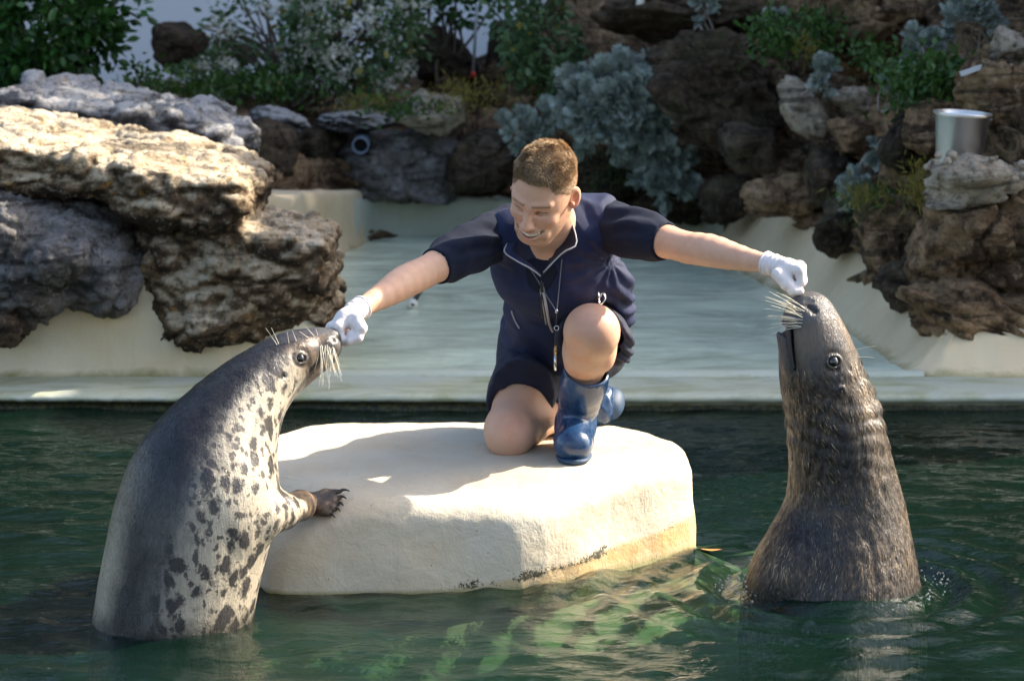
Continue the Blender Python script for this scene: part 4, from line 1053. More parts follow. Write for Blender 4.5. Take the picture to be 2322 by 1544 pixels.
# chest swell towards the flipper, muzzle pads, brow, chin
SL.ell(at(545, 1140, 5.33), (.070, .12, .11), rotm('Y', .1), .06)
SL.sph(at(748, 783, 5.485), .022, k=.02); SL.sph(at(740, 786, 5.555), .022, k=.02)
SL.sph(at(752, 765, 5.515), .019, k=.015)
SL.cap(at(708, 828, 5.5), at(742, 806, 5.51), .020, .013, .02)
SL.ell(at(672, 796, 5.45), (.030, .022, .022), None, .02)
eL = SL.march(683, 812); nL = SL.normal(eL)
def eye_set(S, e, n, r):
    F = frame(n); S.ell(e + n * .004, (r * 1.35, r * 1.35, r * .7), F, .016, 's')
    for ra, rt, dn in ((1.10, .0030, -.0035),):
        S.chain([e + n * dn + F[:, 0] * math.cos(t) * r * ra * 1.12 + F[:, 1] * math.sin(t) * r * ra * .9 for t in np.linspace(0, 2 * math.pi, 17)], [rt] * 17, .005)
eye_set(SL, eL, nL, .0125)
hL = SL.march(645, 852); SL.ell(hL, (.006, .008, .006), None, .006, 's')
for nx, ny, Yy in ((757, 769, 5.492), (769, 766, 5.53)): 
    q = SL.march(nx, ny)
    if q is not None: SL.ell(q, (.0045, .007, .0085), rotm('Y', .5), .006, 's')
# lip line
for i in range(9):
    u = i / 8; q = SL.march(704 + 56 * u, 838 - 40 * u - 6 * math.sin(u * 3.1))
    if q is not None: SL.sph(q, .0028, .004, 's')
# neck creases are soft; fore flipper
fr = SL.march(628, 1172)
fl = [at(600, 1168, 5.30), at(640, 1158, 5.36), at(680, 1150, 5.42), at(716, 1146, 5.46)]
SL.chain(fl[:3], [.050, .034, .020], .035)
V, Q = solid_mesh(SL, .0085, (-1.18, 5.05, -.24), (-.36, 5.72, .68), ((-.66, -.37), (5.38, 5.60), (.44, .64)), .004)
A = smooth_attr(seal_attrs(V, PL, RL, bdL, .70), V, Q)
N = vnormals(V, Q)
V2 = V + N * (.0018 * fbm(V * [22, 22, 9], 3, 91) * (1 - A['face']))[:, None]
def marks(V, pts):
    m = np.zeros(len(V))
    for p, r, w in pts:
        if p is not None: m = np.maximum(m, w * np.exp(-(((V - p) ** 2).sum(1) / r ** 2) ** 1.5))
    return m
A['mark'] = marks(V2, [(eL, .025, .9), (SL.march(757, 769), .0085, 1), (SL.march(768, 768), .0085, 1), (hL, .008, 1)] + [(SL.march(704 + 56 * u, 838 - 40 * u - 6 * math.sin(u * 3.1)), .0055, .9) for u in np.linspace(0, 1, 14)])
oL = at(385, 1500, 5.34); oL[2] = 0
tL = thing('seal', 'sleek seal with black back and cream belly of black spots beside the platform', 'seal', oL)
child('body', V2, Q, M['seal_spot'], tL, True, A)
furL = (V2, Q, {k_: A[k_].copy() for k_ in A})
child('eye', *lathe([(0, -.0125), (.009, -.0088), (.0125, 0), (.009, .0088), (0, .0125)], 20, eL - nL * .0078), M['eye'], tL)
child('ear_hole', *lathe([(0, -.004), (.004, 0), (0, .004)], 12, hL + SL.normal(hL) * .001), M['nostril'], tL)
rw = np.random.default_rng(4)
for i in range(30):
    q = SL.march(726 + 32 * rw.random(), 786 + 16 * rw.random() - 6)
    if q is None: continue
    child('whisker', *whisker(q, np.array([.75 * rw.random() - .30, -.45, -.9]), .035 + .065 * rw.random(), .006), M['whisker'], tL)
for (x, y, dx, dz, L) in ((628, 772, -.5, .85, .05), (632, 770, -.35, .9, .045), (655, 768, -.1, .9, .03), (672, 764, -.25, .8, .03), (700, 757, -.7, .6, .03), (712, 752, -.6, .75, .035), (720, 750, -.2, .9, .02)):
    q = SL.march(x, y + 10)
    if q is not None: child('whisker', *whisker(q, (dx, -.1, dz), L, .002, .0009), M['whisker'], tL)
# digits of the flipper: five webbed fingers with claws, resting on the platform
def onplat(px, py, h):
    p = PLAT.march(px, py, 4.5, 8.0)
    return (p + PLAT.normal(p) * h) if p is not None else at(px, py, 5.5)
FS = Solid(); tips = []
wr = onplat(700, 1150, .016); FS.chain([at(612, 1166, 5.33), at(640, 1158, 5.38), (at(668, 1152, 5.43) + wr) / 2, wr], [.050, .041, .034, .025], .02)
digits = [((742, 1127), (790, 1119), .0105), ((750, 1136), (785, 1135), .010), ((753, 1147), (779, 1149), .010), ((748, 1158), (772, 1161), .010), ((735, 1167), (760, 1174), .010)]
for (a, c, r) in digits:
    m0 = onplat(a[0], a[1], .012); t0 = onplat(c[0], c[1], .008)
    FS.cap(wr, m0, .021, r + .001, .010); FS.cap(m0, m0 * .35 + t0 * .65, r, .006, .008); tips.append((m0, t0))
for (m0, t0), (m1, t1) in zip(tips[:-1], tips[1:]): FS.cap((m0 + m1) / 2, wr, .006, .012, .012); FS.cap((m0 * .6 + t0 * .4 + m1 * .6 + t1 * .4) / 2, (m0 + m1) / 2, .003, .006, .008)
al_ = np.array([q for t_ in tips for q in t_] + [wr, at(612, 1166, 5.33)]); flo, fhi = al_.min(0) - .06, al_.max(0) + .06
V, Q = solid_mesh(FS, .0036, flo, fhi)
side = np.full(len(V), .75); N = vnormals(V, Q)
child('flipper', V + N * (.0012 * noise3(V * 60, 5))[:, None], Q, M['seal_spot'], tL, True, {'side': side, 'along': np.full(len(V), .4), 'face': np.clip(.30 + (V[:, 0] + .56) * 1.2, 0, .45), 'mark': .45 * sstep(-.60, -.50, V[:, 0]) * sstep(-.25, .25, noise3(V * 40, 6) + .15)})
for m0, t0 in tips:
    d = t0 - m0; p0 = m0 + d * .55
    pts = [p0, p0 + d * .22 + [0, 0, .0035], p0 + d * .40 + [0, 0, .002], p0 + d * .52 + [0, 0, -.002]]
    child('claw', *tube(spline(pts, 8), np.linspace(.0050, .0014, 8), 7), M['claw'], tL)

pelt(furL[0], furL[1], furL[2], PL, 22000, .011, .0007, .0005, 77, lambda A, V: (1 - .8 * A['face']) * (V[:, 2] > -.02) * (1 - A['mark']) + 1e-9, tL, M['seal_spot'])

# brown seal on the right, head thrown back
SR = Solid()
lineR = [(1885, 1560, 5.62, 210), (1886, 1440, 5.62, 206), (1890, 1345, 5.62, 190), (1905, 1250, 5.62, 156), (1915, 1150, 5.62, 124), (1905, 1050, 5.61, 106), (1893, 960, 5.60, 99), (1872, 885, 5.59, 86), (1856, 825, 5.585, 78), (1846, 775, 5.58, 65), (1838, 735, 5.58, 51), (1834, 706, 5.58, 38)]
PR, RR = seal_body(SR, lineR, 0, .03, 34)
bdR = np.array([1.0, -.25, .1])
SR.ell(at(1765, 1300, 5.55), (.055, .10, .13), rotm('Y', .45), .05)               # shoulder on the left
SR.sph(at(1818, 722, 5.545), .025, k=.02); SR.sph(at(1828, 706, 5.60), .026, k=.02)   # whisker pads
SR.ell(at(1838, 690, 5.565), (.026, .028, .016), rotm('Y', .35), .012)             # nose
SR.cap(at(1800, 830, 5.555), at(1773, 760, 5.565), .022, .013, .018)               # lower jaw
eR = SR.march(1892, 820); nR = SR.normal(eR)
eye_set(SR, eR, nR, .0150)
hR = SR.march(1906, 882); nh = SR.normal(hR); SR.sph(hR - nh * .004, .0105, .008); SR.ell(hR + nh * .006 + [0, 0, -.004], (.005, .008, .006), None, .005, 's')
# open mouth: a slot between upper lip and lower jaw
mr = [SR.march(*q) for q in ((1789, 746), (1790, 765), (1792, 785), (1795, 805), (1798, 822), (1802, 840))]; mr = np.array([q for q in mr if q is not None])
SR.chain(mr, np.linspace(.0110, .0055, len(mr)), .005, 's')
SR.ell(at(1778, 748, 5.58), (.015, .06, .010), rotm('Y', .5), .006, 's'); SR.cap(at(1777, 752, 5.55), mr[1], .0075, .008, .005, 's')
for a, c in (((1828, 692), (1848, 706)), ((1826, 682), (1840, 683))):
    q0, q1 = SR.march(*a), SR.march(*c)
    if q0 is not None and q1 is not None: SR.cap(q0, q1, .0042, .006, .006, 's')
V, Q = solid_mesh(SR, .0085, (.44, 5.30, -.24), (1.12, 5.95, .74), ((.62, .86), (5.44, 5.70), (.44, .70)), .004)
A = smooth_attr(seal_attrs(V, PR, RR, bdR, .66), V, Q)
N = vnormals(V, Q)
body = 1 - sstep(.0, .4, A['face'])
neck = np.exp(-((A['along'] - .56) / .09) ** 2)
dsp = neck * .0040 * np.sin(V[:, 2] * 150 + 5.0 * noise3(V * 9, 3) + V[:, 0] * 30) * (.25 + 1.1 * np.abs(noise3(V * 9, 4))) + body * .0030 * fbm(V * [40, 40, 13], 3, 95) + body * .0016 * ridged(V * [85, 85, 22] + .8 * fbm(V * 18, 2, 96)[:, None], 2, 97)
V = V + N * dsp[:, None]
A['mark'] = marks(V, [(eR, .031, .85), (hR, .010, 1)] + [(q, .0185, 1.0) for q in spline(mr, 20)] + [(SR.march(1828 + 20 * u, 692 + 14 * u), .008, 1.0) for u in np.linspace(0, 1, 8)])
oR = at(1886, 1440, 5.62); oR[2] = 0
tR = thing('seal', 'brown wet furred seal rising straight from the water with its head thrown back', 'seal', oR)
child('body', V, Q, M['seal_brown'], tR, True, A)
b = NB('wet fur strands'); rr_ = b.attr('rnd')
M['fur'] = b.bsdf(b.mix(b.ramp(b.math('ADD', b.sep(b.pos())[2], b.math('MULTIPLY', rr_, .1)), [(.07, .9), (.16, 0.0)]), b.ramp(rr_, [(.34, (.006, .005, .005)), (.54, (.028, .019, .012)), (.70, (.13, .088, .050)), (.92, (.36, .27, .17))]), (.016, .013, .011)), .36, None, **{'Specular IOR Level': .45})
pelt(V, Q, A, PR, 15000, .022, .0009, .0010, 31, lambda A, V: (1 - sstep(.05, .35, A['face'])) * (V[:, 2] > -.02) + 1e-9, tR, M['fur'])
mc_ = spline(mr + np.array([.001, .0065, 0]), 16); child('mouth', *tube(mc_, np.linspace(.0085, .0035, 16), 9), M['mouth'], tR)  # dark tube laid in the slot to stand for the shaded mouth gap
child('eye', *lathe([(0, -.0150), (.0106, -.0106), (.0150, 0), (.0106, .0106), (0, .0150)], 20, eR - nR * .0095), M['eye'], tR)
child('ear_hole', *lathe([(0, -.004), (.0045, 0), (0, .004)], 12, hR + nh * .004 + [0, 0, -.006]), M['nostril'], tR)
for i in range(26):
    u = rw.random(); q = SR.march(1796 + 22 * rw.random() + 8 * u, 745 - 50 * u)
    if q is None: continue
    child('whisker', *whisker(q, np.array([-.95, -.25 + .2 * rw.random(), -.05 + .75 * u + .1 * rw.normal()]), .045 + .045 * rw.random(), .010, .0010), M['whisker'], tR)
for (x, y, L, dz) in ((1926, 800, .075, .38), (1930, 812, .062, .18)):
    q = SR.march(x - 6, y)
    if q is not None: child('whisker', *whisker(q, (.95, -.1, dz), L, .010, .0010), M['whisker'], tR)
# ------------------------------------------------------------------ the man
def skin_mat():
    b = NB('skin'); t = b.attr('tint', False)
    n = b.noise(60, 5, .65, .3); n2 = b.noise(14, 4, .6, .2)
    c = b.mix(b.ramp(n2, [(.35, 0.0), (.7, .5)]), t, b.mix(1.0, t, (.93, .80, .74), 'MULTIPLY'))
    c = b.mix(b.ramp(n, [(.55, 0.0), (.8, .35)]), c, (.45, .22, .15)); c = b.mix(b.ramp(b.noise(28, 5, .7, .5), [(.52, 0.0), (.72, .30)]), c, (.62, .27, .20))
    return b.bsdf(c, .48, b.bump(b.math('ADD', b.noise(260, 3, .6), n), .12, .004), **{'Subsurface Weight': .18, 'Subsurface Radius': (.012, .005, .003), 'Subsurface Scale': .6, 'Specular IOR Level': .4})
M['skin'] = skin_mat()
def cloth(name, col, rough=.68, weave=900, fs=.35, sheen=.2):
    b = NB(name); n = b.noise(7, 5, .6, .4); w = b.noise(weave, 2, .5)
    c = b.mix(n, tuple(q * .75 for q in col), tuple(q * 1.3 for q in col))
    c = b.mix(b.ramp(b.noise(45, 6, .75), [(.6, 0.0), (.85, .25)]), c, tuple(q * 1.8 + .01 for q in col))
    return b.bsdf(c, rough, b.bump(b.math('ADD', w, b.math('MULTIPLY', b.noise(60, 4, .6, .8), .8)), fs, .003), **{'Sheen Weight': sheen * .15, 'Specular IOR Level': .32})
M['vest'] = cloth('navy softshell', (.008, .015, .056))
M['polo'] = cloth('dark navy polo', (.006, .010, .026), .9, 900, .35, 0.0)
M['collar_lining'] = cloth('dark collar lining', (.016, .015, .024))
M['shorts'] = cloth('navy shorts', (.009, .013, .034))
M['piping'] = plain('grey piping', (.42, .42, .44), .5)
M['cord'] = plain('grey cord', (.16, .18, .22), .7, .3, 300)
M['latex'] = NB('white latex'); _b = M['latex']
M['latex'] = _b.bsdf((.80, .72, .69), .42, _b.bump(_b.math('ADD', _b.noise(40, 4, .6, 1.2), _b.math('MULTIPLY', _b.noise(150, 3, .6, .5), .4)), .35, .006), **{'Subsurface Weight': .2, 'Subsurface Radius': (.006, .004, .004), 'Subsurface Scale': .5})
_b = NB('blue rubber'); _n = _b.noise(16, 6, .7, .6)
M['boot'] = _b.bsdf(_b.mix(_b.ramp(_n, [(.35, 0.0), (.7, 1.0)]), (.007, .028, .085), (.022, .068, .155)), _b.ramp(_b.noise(30, 4, .7), [(.35, .18), (.7, .40)]), _b.bump(_b.noise(22, 4, .6, .5), .25, .008), **{'Coat Weight': .35, 'Coat Roughness': .15})
M['bootsole'] = plain('boot sole', (.02, .05, .10), .6)
M['teeth'] = plain('teeth', (.88, .85, .78), .25, .02)
M['steel'] = NB('small steel part').bsdf((.6, .6, .58), .25, None, Metallic=1.0)
M['brass'] = NB('worn brass').bsdf((.42, .30, .14), .35, None, Metallic=1.0)

# head frame: x his left, y out of the face, z crown
HC = at(1232, 432, 5.88)
HR = rotm('Y', math.radians(14)) @ rotm('Z', math.radians(-22)) @ rotm('X', math.radians(34)) @ np.array([[1, 0, 0], [0, -1, 0], [0, 0, 1]]).astype(float)
HR = rotm('Y', math.radians(13)) @ rotm('Z', math.radians(-20)) @ rotm('X', math.radians(33)) @ np.diag([1.0, -1.0, 1.0])
def H(x, y, z): return HC + HR @ np.array([x, y, z], float)
HRp = HR.copy()
def head_solid(S):
    e = lambda c, r, k=.02, op='u', R=None: S.ell(H(*c), r, HR if R is None else HR @ R, k, op)
    cp = lambda a, c, ra, rb, k=.012, op='u': S.cap(H(*a), H(*c), ra, rb, k, op)
    e((0, -.012, .028), (.0765, .099, .090), .02)
    e((0, .028, -.020), (.0655, .066, .078), .03)
    e((0, .030, -.068), (.050, .054, .050), .03)
    e((0, .066, -.106), (.024, .020, .018), .025)
    for s in (-1, 1):
        cp((s * .054, -.004, -.052), (s * .027, .055, -.104), .019, .016, .03)
        e((s * .041, .060, -.034), (.021, .022, .019), .012)          # raised cheek
        e((s * .030, .083, -.006), (.018, .013, .0105), .010, 's')      # eye socket
        cp((s * .044, .072, .017), (s * .014, .090, .013), .008, .009, .012)  # brow
        e((s * .0305, .0750, -.0035), (.0150, .0110, .0105), .004)     # squinting lids
        cp((s * .043, .0795, -.0045), (s * .020, .0880, -.0045), .0022, .0024, .002, 's')
        e((s * .0125, .098, -.045), (.0095, .0105, .0085), .008)
        e((s * .0085, .103, -.0535), (.0035, .005, .004), .003, 's')
        cp((s * .019, .094, -.044), (s * .037, .079, -.074), .0048, .0050, .008, 's')   # smile fold
        e((s * .036, .070, -.078), (.010, .012, .014), .012)
        # ear
        e((s * .0800, -.014, -.008), (.0075, .020, .033), .006, 'u', rotm('Z', s * .50))
        e((s * .0850, -.008, -.006), (.0065, .0105, .019), .004, 's', rotm('Z', s * .50)); e((s * .0835, .006, -.014), (.005, .006, .007), .004)
    cp((0, .087, .010), (0, .106, -.030), .0080, .0105, .012)
    e((0, .1115, -.041), (.0125, .0120, .0105), .008)
    e((0, .080, -.070), (.033, .016, .020), .015)                     # mouth mound
    S.chain([H(-.033, .080, -.0635), H(-.017, .0925, -.0735), H(0, .0970, -.0770), H(.017, .0925, -.0735), H(.033, .080, -.0635)], [.0040, .0100, .0120, .0100, .0040], .003, 's', 11)
    S.chain([H(-.034, .0805, -.0600), H(-.016, .0950, -.0635), H(0, .0985, -.0648), H(.016, .0950, -.0635), H(.034, .0805, -.0600)], [.0020, .0030, .0032, .0030, .0020], .003, 'u', 9)
    S.chain([H(-.033, .080, -.0695), H(-.016, .0915, -.0860), H(0, .0950, -.0910), H(.016, .0915, -.0860), H(.033, .080, -.0695)], [.0022, .0042, .0050, .0042, .0022], .004, 'u', 9)
    cp((-.034, .0815, -.0630), (-.030, .088, -.066), .0025, .002, .004, 's'); cp((.034, .0815, -.0630), (.030, .088, -.066), .0025, .002, .004, 's')
    e((0, .103, -.094), (.020, .006, .004), .006, 's')
    cp((-.026, .101, .046), (.026, .101, .046), .0010, .0010, .006, 's'); cp((-.028, .103, .034), (.028, .103, .034), .0010, .0010, .006, 's')
BD = Solid()
head_solid(BD)
NECK = at(1268, 548, 6.03)
BD.cap(H(0, -.030, -.050), NECK, .056, .060, .02)
BD.cap(H(0, .02, -.085), at(1242, 582, 6.035), .030, .042, .03)
SHL, SHR = at(1112, 538, 6.04), at(1385, 512, 6.04)          # his right (picture left), his left
ELL, ELR = at(955, 622, 5.80), at(1560, 562, 5.83)
WRL, WRR = at(812, 702, 5.605), at(1748, 600, 5.65)
PEL = at(1275, 772, 6.42); CH = at(1258, 612, 6.12)
KNR, HIR = at(1158, 975, 6.14), at(1215, 790, 6.44)          # kneeling leg (his right)
KNL, HIL = at(1342, 752, 5.90), at(1345, 780, 6.40)          # bent leg (his left)
ANL, ANR = at(1304, 962, 6.15), at(1318, 925, 6.50)
tru = nrm(NECK - PEL); TF = frame(tru, (1, 0, 0))             # torso frame: x across, z along the trunk
BD.ell(PEL, (.155, .12, .11), TF, .06); BD.ell((PEL + CH) / 2, (.135, .10, .14), TF, .06); BD.ell(CH, (.155, .105, .13), TF, .06)
BD.cap(SHL * .9 + SHR * .1, SHR * .9 + SHL * .1, .050, .050, .04)
def arm(S, sh, el, wr, hand):
    S.chain([sh, sh * .5 + el * .5, el], [.045, .043, .0395], .008, n=5)
    d = nrm(wr - el); u = np.array([0, 0, 1.0])
    S.chain([el, el * .72 + wr * .28 + u * .004, el * .45 + wr * .55 + u * .001, el * .15 + wr * .85, wr, hand], [.0395, .0405, .0335, .0245, .0225, .022], .006, n=12)
arm(BD, SHL, ELL, WRL, at(785, 722, 5.57)); arm(BD, SHR, ELR, WRR, at(1780, 612, 5.615))
def leg(S, hip, kn, an, bulge):
    S.cap(hip, kn, .086, .064, .03); S.sph(kn, .0645, .02)
    S.cap(kn, kn * .75 + an * .25 + bulge, .061, .056, .03); S.cap(kn * .75 + an * .25 + bulge, an, .056, .040, .03)
leg(BD, HIL, KNL, ANL, np.array([0, .03, 0])); leg(BD, HIR, KNR, ANR, np.array([0, 0, .01]))
# kneecaps and shin muscle
BD.ell(KNL + [0, -.030, .012], (.048, .045, .046), None, .025); BD.ell(at(1330, 805, 5.955), (.052, .045, .05), None, .03); BD.ell(at(1372, 800, 5.96), (.026, .03, .045), None, .02)
BD.ell(KNR + [-.004, -.03, -.005], (.052, .040, .06), None, .025); BD.sph(at(1142, 992, 6.115), .040, k=.02)
for q_, r_k in ((at(1296, 800, 5.86), .018), (at(1196, 925, 6.08), .020)): BD.ell(q_ + [0, -.012, 0], (r_k, .014, r_k * 1.3), None, .03, 's')
lo, hi = (-.52, 5.50, .20), (.78, 6.62, 1.12)
fx = [HC[i] for i in range(3)]
V, Q = solid_mesh(BD, .0062, lo, hi, ((fx[0] - .115, fx[0] + .115), (fx[1] - .145, fx[1] + .10), (fx[2] - .135, fx[2] + .125)), .0021)
L = (V - HC) @ HR                                             # head coordinates of every vertex
n_ = len(V); tint = np.tile(np.array([.70, .42, .28]), (n_, 1))
inhead = (np.abs(L[:, 0]) < .1) & (L[:, 2] > -.14) & (np.abs(L[:, 1]) < .14)
def blend(mask, col):
    global tint
    tint = tint * (1 - mask[:, None]) + np.asarray(col) * mask[:, None]
g = lambda c, r: np.exp(-(((L - np.array(c)) / np.array(r)) ** 2).sum(1)) * inhead
for s in (-1, 1):
    blend(.35 * g((s * .04, .07, -.035), (.03, .03, .022)), (.66, .30, .22)); blend(.55 * g((s * .082, -.01, -.008), (.012, .03, .035)), (.75, .22, .13))  # cheeks blush; ears reddened to stand for sun shining through them
    bw = np.clip(1 - np.abs(L[:, 2] - (.0165 - .05 * np.maximum(np.abs(L[:, 0]) - .034, 0) ** 1 * 3)) / .0055, 0, 1) * (np.abs(L[:, 0] - s * .031) < .021) * (L[:, 1] > .05) * inhead
    blend(.85 * bw, (.17, .095, .05))
    blend(.9 * np.clip(1 - np.abs(L[:, 2] + .0045) / .0042, 0, 1) * (np.abs(L[:, 0] - s * .031) < .014) * (L[:, 1] > .07) * inhead, (.10, .06, .045))
blend(.4 * g((0, .115, -.042), (.02, .02, .015)), (.66, .28, .21))
beard = sstep(-.048, -.062, L[:, 2] + .25 * np.maximum(np.abs(L[:, 0]) - .04, 0)) * (L[:, 1] > -.01) * inhead * (L[:, 2] > -.135)
side_b = (np.abs(L[:, 0]) > .052) * (L[:, 1] > .0) * (L[:, 1] < .045) * (L[:, 2] > -.06) * (L[:, 2] < .03) * inhead
blend(.42 * np.clip(beard + .6 * side_b, 0, 1) * (.75 + .5 * noise3(V * 300, 3)), (.34, .22, .14))
lip = (g((0, .098, -.087), (.022, .012, .0050)) + g((0, .099, -.0655), (.022, .012, .0032))).clip(0, 1); blend(.7 * lip, (.55, .20, .16))
mo = np.zeros(n_); pts = np.array([(-.030, .083, -.065), (-.014, .093, -.074), (0, .096, -.0770), (.014, .093, -.074), (.030, .083, -.065)])
for q in spline(pts, 15): mo = np.maximum(mo, (np.linalg.norm((L - q) * [1, .9, 1], axis=1) < (.0098 - .19 * abs(q[0]))) * (L[:, 1] < .0945 - abs(q[0]) * .35) * inhead)
blend(mo, (.06, .015, .012))
kn_ = np.exp(-((V - KNR - [0, -.05, .02]) / .05) ** 2 @ np.ones(3)) + np.exp(-((V - KNL - [0, -.05, .02]) / .05) ** 2 @ np.ones(3)); blend(.35 * np.clip(kn_, 0, 1), (.56, .27, .23))
o_ = at(1250, 1040, 6.2); o_[2] = .235
man = thing('person', 'kneeling man in navy vest, shorts and blue boots holding gloved fists out to both seals', 'person', o_)
child('body', V, Q, M['skin'], man, True, {'tint': tint})
# teeth
tv = []
for i in range(9):
    x = (i - 4) * .0062; tv.append(box(H(x, .0945 - abs(x) ** 1.6 * 3.4, -.0728 + abs(x) ** 1.5 * 1.3), (.0031, .0022, .0058), HR @ rotm('Z', -x * 18)))
child('teeth', *merge(tv), M['teeth'], man)

# hair: a close scalp cap and thousands of short strands
_N = vnormals(V, Q)
hl = .066 - .030 * sstep(.035, .062, np.abs(L[:, 0])) 
line = np.where(L[:, 1] > .045, hl, np.where(L[:, 1] > -.002, .012 + (hl - .012) * sstep(0, .05, L[:, 1]), -.045 + .057 * sstep(-.05, -.015, L[:, 1])))
ham = sstep(-.004, .007, L[:, 2] - line + .004 * noise3(V * 130, 9)) * (np.abs(L[:, 1]) < .15) * (np.abs(L[:, 0]) < .095) * (L[:, 2] > -.06) * (L[:, 2] < .2) * ((np.abs(L[:, 0]) < .079) | (L[:, 2] > .025))
faces = Q[0]; fm = ham[faces].min(1) > .30; hq = faces[fm]; used = np.unique(hq); remap = np.full(n_, -1); remap[used] = np.arange(len(used))
sidef = sstep(.085, .045, L[used, 2])       # 1 on the cropped sides
b = NB('short brown hair'); rr_ = b.attr('rnd'); topm = b.attr('top')
hc_ = b.ramp(rr_, [(0, (.20, .135, .078)), (.5, (.50, .36, .215)), (1, (.78, .60, .40))]); hc_ = b.mix(b.math('MULTIPLY', b.math('SUBTRACT', 1.0, topm), .35), hc_, (.42, .27, .18))
M['hair'] = b.bsdf(hc_, .45)
hn = _N[used]; hv = V[used] + hn * (.0010 + .0055 * (1 - sidef) * ham[used] - .0018 * (1 - ham[used]) + .002 * noise3(V[used] * 120, 4) * (1 - sidef))[:, None]
child('hair', hv, remap[hq], M['hair'], man, True, {'rnd': .25 + .2 * noise3(hv * 150, 2), 'top': 1 - sidef})
rh = np.random.default_rng(12); NH = 26000; hw = ham[hq].min(1) + .15; fc = rh.choice(len(hq), NH, p=hw / hw.sum()); bc = rh.dirichlet((1, 1, 1, 1), NH)
rp = (V[hq[fc]] * bc[:, :, None]).sum(1); rn_ = nrm((_N[hq[fc]] * bc[:, :, None]).sum(1)); rl = (rp - HC) @ HR
top = sstep(.040, .088, rl[:, 2]); rp = rp + rn_ * (.0045 * top)[:, None]
flow = (HR @ np.array([.25, .75, .25])) + .30 * np.stack([noise3(rp * 28, 1), noise3(rp * 28, 2), noise3(rp * 28, 3)], 1) * 2
dn = nrm(rn_ * (.50 + .15 * (1 - top))[:, None] + flow * .95 + rh.normal(size=rp.shape) * .09)
ln = (.0030 + .0145 * top) * rh.uniform(.6, 1.25, NH); sd_ = nrm(np.cross(dn, rh.normal(size=rp.shape))); wd = .00042
v0, v1 = rp - sd_ * wd, rp + sd_ * wd; v2 = rp + dn * ln[:, None] * .55 + sd_ * wd; v3 = rp + dn * ln[:, None] * .55 - sd_ * wd; v4 = rp + (dn + flow * .18) * ln[:, None]
SV = np.stack([v0, v1, v2, v3, v4], 1).reshape(-1, 3); i0 = np.arange(NH)[:, None] * 5
child('hair_strands', SV, [i0 + np.array([[0, 1, 2, 3]]), i0 + np.array([[3, 2, 4]])], M['hair'], man, False, {'rnd': np.repeat(np.clip(.5 + .45 * noise3(rp * 90, 6) + rh.normal(size=NH) * .18, 0, 1), 5), 'top': np.repeat(top, 5)}, 'stuff')

# ---- clothes
def cloth_mesh(S, h, pad=.03, amp=.003, fr=(14, 14, 14), seed=1, extra=None):
    lo = np.min([c - r for f, k, op, c, r in S.p if op == 'u' and r < 5], 0) - pad; hi = np.max([c + r for f, k, op, c, r in S.p if op == 'u' and r < 5], 0) + pad
    V, Q = solid_mesh(S, h, lo, hi); N = vnormals(V, Q)
    w = np.stack([noise3(V * 7, seed + 1), noise3(V * 7, seed + 2), noise3(V * 7, seed + 3)], 1) * .05
    d = ridged((V + w) * np.array(fr), 2, seed, .45) * amp
    if extra is not None: d = d + extra(V)
    return V + N * d[:, None], Q
VS = Solid()
VS.ell(PEL + tru * .06, (.170, .147, .085), TF, .06); VS.ell((PEL + CH) / 2, (.150, .122, .15), TF, .06); VS.ell(CH, (.168, .124, .13), TF, .06)
VS.cap(SHL * .82 + SHR * .18, SHR * .86 + SHL * .14, .070, .072, .05)
VS.cap(at(1255, 520, 6.07), NECK + [0, .02, 0], .075, .085, .05)
VS.cap(at(1395, 640, 6.10), at(1405, 720, 6.22), .045, .040, .05)      # cloth bunched at his left side
VS.cap(at(1290, 478, 6.02), at(1360, 478, 6.06), .030, .045, .04)       # shoulder yoke
VS.plane(PEL + tru * .035, -tru, .01)
# open front: V from the zip up to the neck
VV = Solid()
for f in (VS.ell(H(0, .0, -.02), (.092, .125, .125), HR, .02, 's'),): pass
VS.chain([at(1226, 628, 5.93), at(1226, 596, 5.91), at(1224, 560, 5.90), at(1222, 520, 5.88)], [.010, .035, .058, .075], .010, 's', 7)
def vfold(V):
    a = (V - at(1385, 600, 6.0)); t = a @ nrm(at(1250, 720, 6.2) - at(1400, 610, 6.05)); ax_ = noise3(V * 8, 77)
    r = np.linalg.norm(a, axis=1); ang = np.arctan2(a[:, 2], a[:, 0])
    f1 = .0035 * np.sin(ang * 13 + 3 * ax_) * np.exp(-(r / .16) ** 2)
    low = np.exp(-(((V - at(1400, 690, 6.15)) / [.07, .12, .09]) ** 2).sum(1)); f2 = .009 * low * np.sin(V[:, 2] * 150 + V[:, 0] * 70 + 5 * ax_)
    return f1 + f2
V, Q = cloth_mesh(VS, .0058, .02, .0052, (9, 9, 15), 31, vfold)
child('vest', V, Q, M['vest'], man)
# dark polo: the sleeves and the small triangle at the throat
def sleeve(sh, el, end_t, r0, r1, seed, dropz=.0):
    S = Solid(); e = sh + (el - sh) * end_t; d = nrm(el - sh)
    S.chain([sh - d * .085, sh * .6 + e * .4 + [0, 0, -.004], e], [r0, (r0 + r1) / 2 + .003, r1], .03, n=5)
    S.cap(e - d * .028, e, r1 + .0015, r1 + .0025, .003)
    S.plane(e, d, .003)
    S.cap(e - d * .012, e + d * .03, r1 - .0045, r1 - .0045, .002, 's')
    def ex(V):
        t = (V - sh) @ d; rad = V - sh - t[:, None] * d; an = np.arctan2(rad[:, 2], rad[:, 1]); L_ = np.linalg.norm(e - sh)
        return .0062 * np.sin(an * 7 + t * 26 + 3 * noise3(V * 9, seed)) * sstep(0, .06, t) * sstep(L_ - .02, L_ - .07, t) * (.4 + .6 * sstep(-.2, .6, rad[:, 2] / .05))
    return cloth_mesh(S, .0048, .02, .0018, (16, 16, 16), seed, ex)
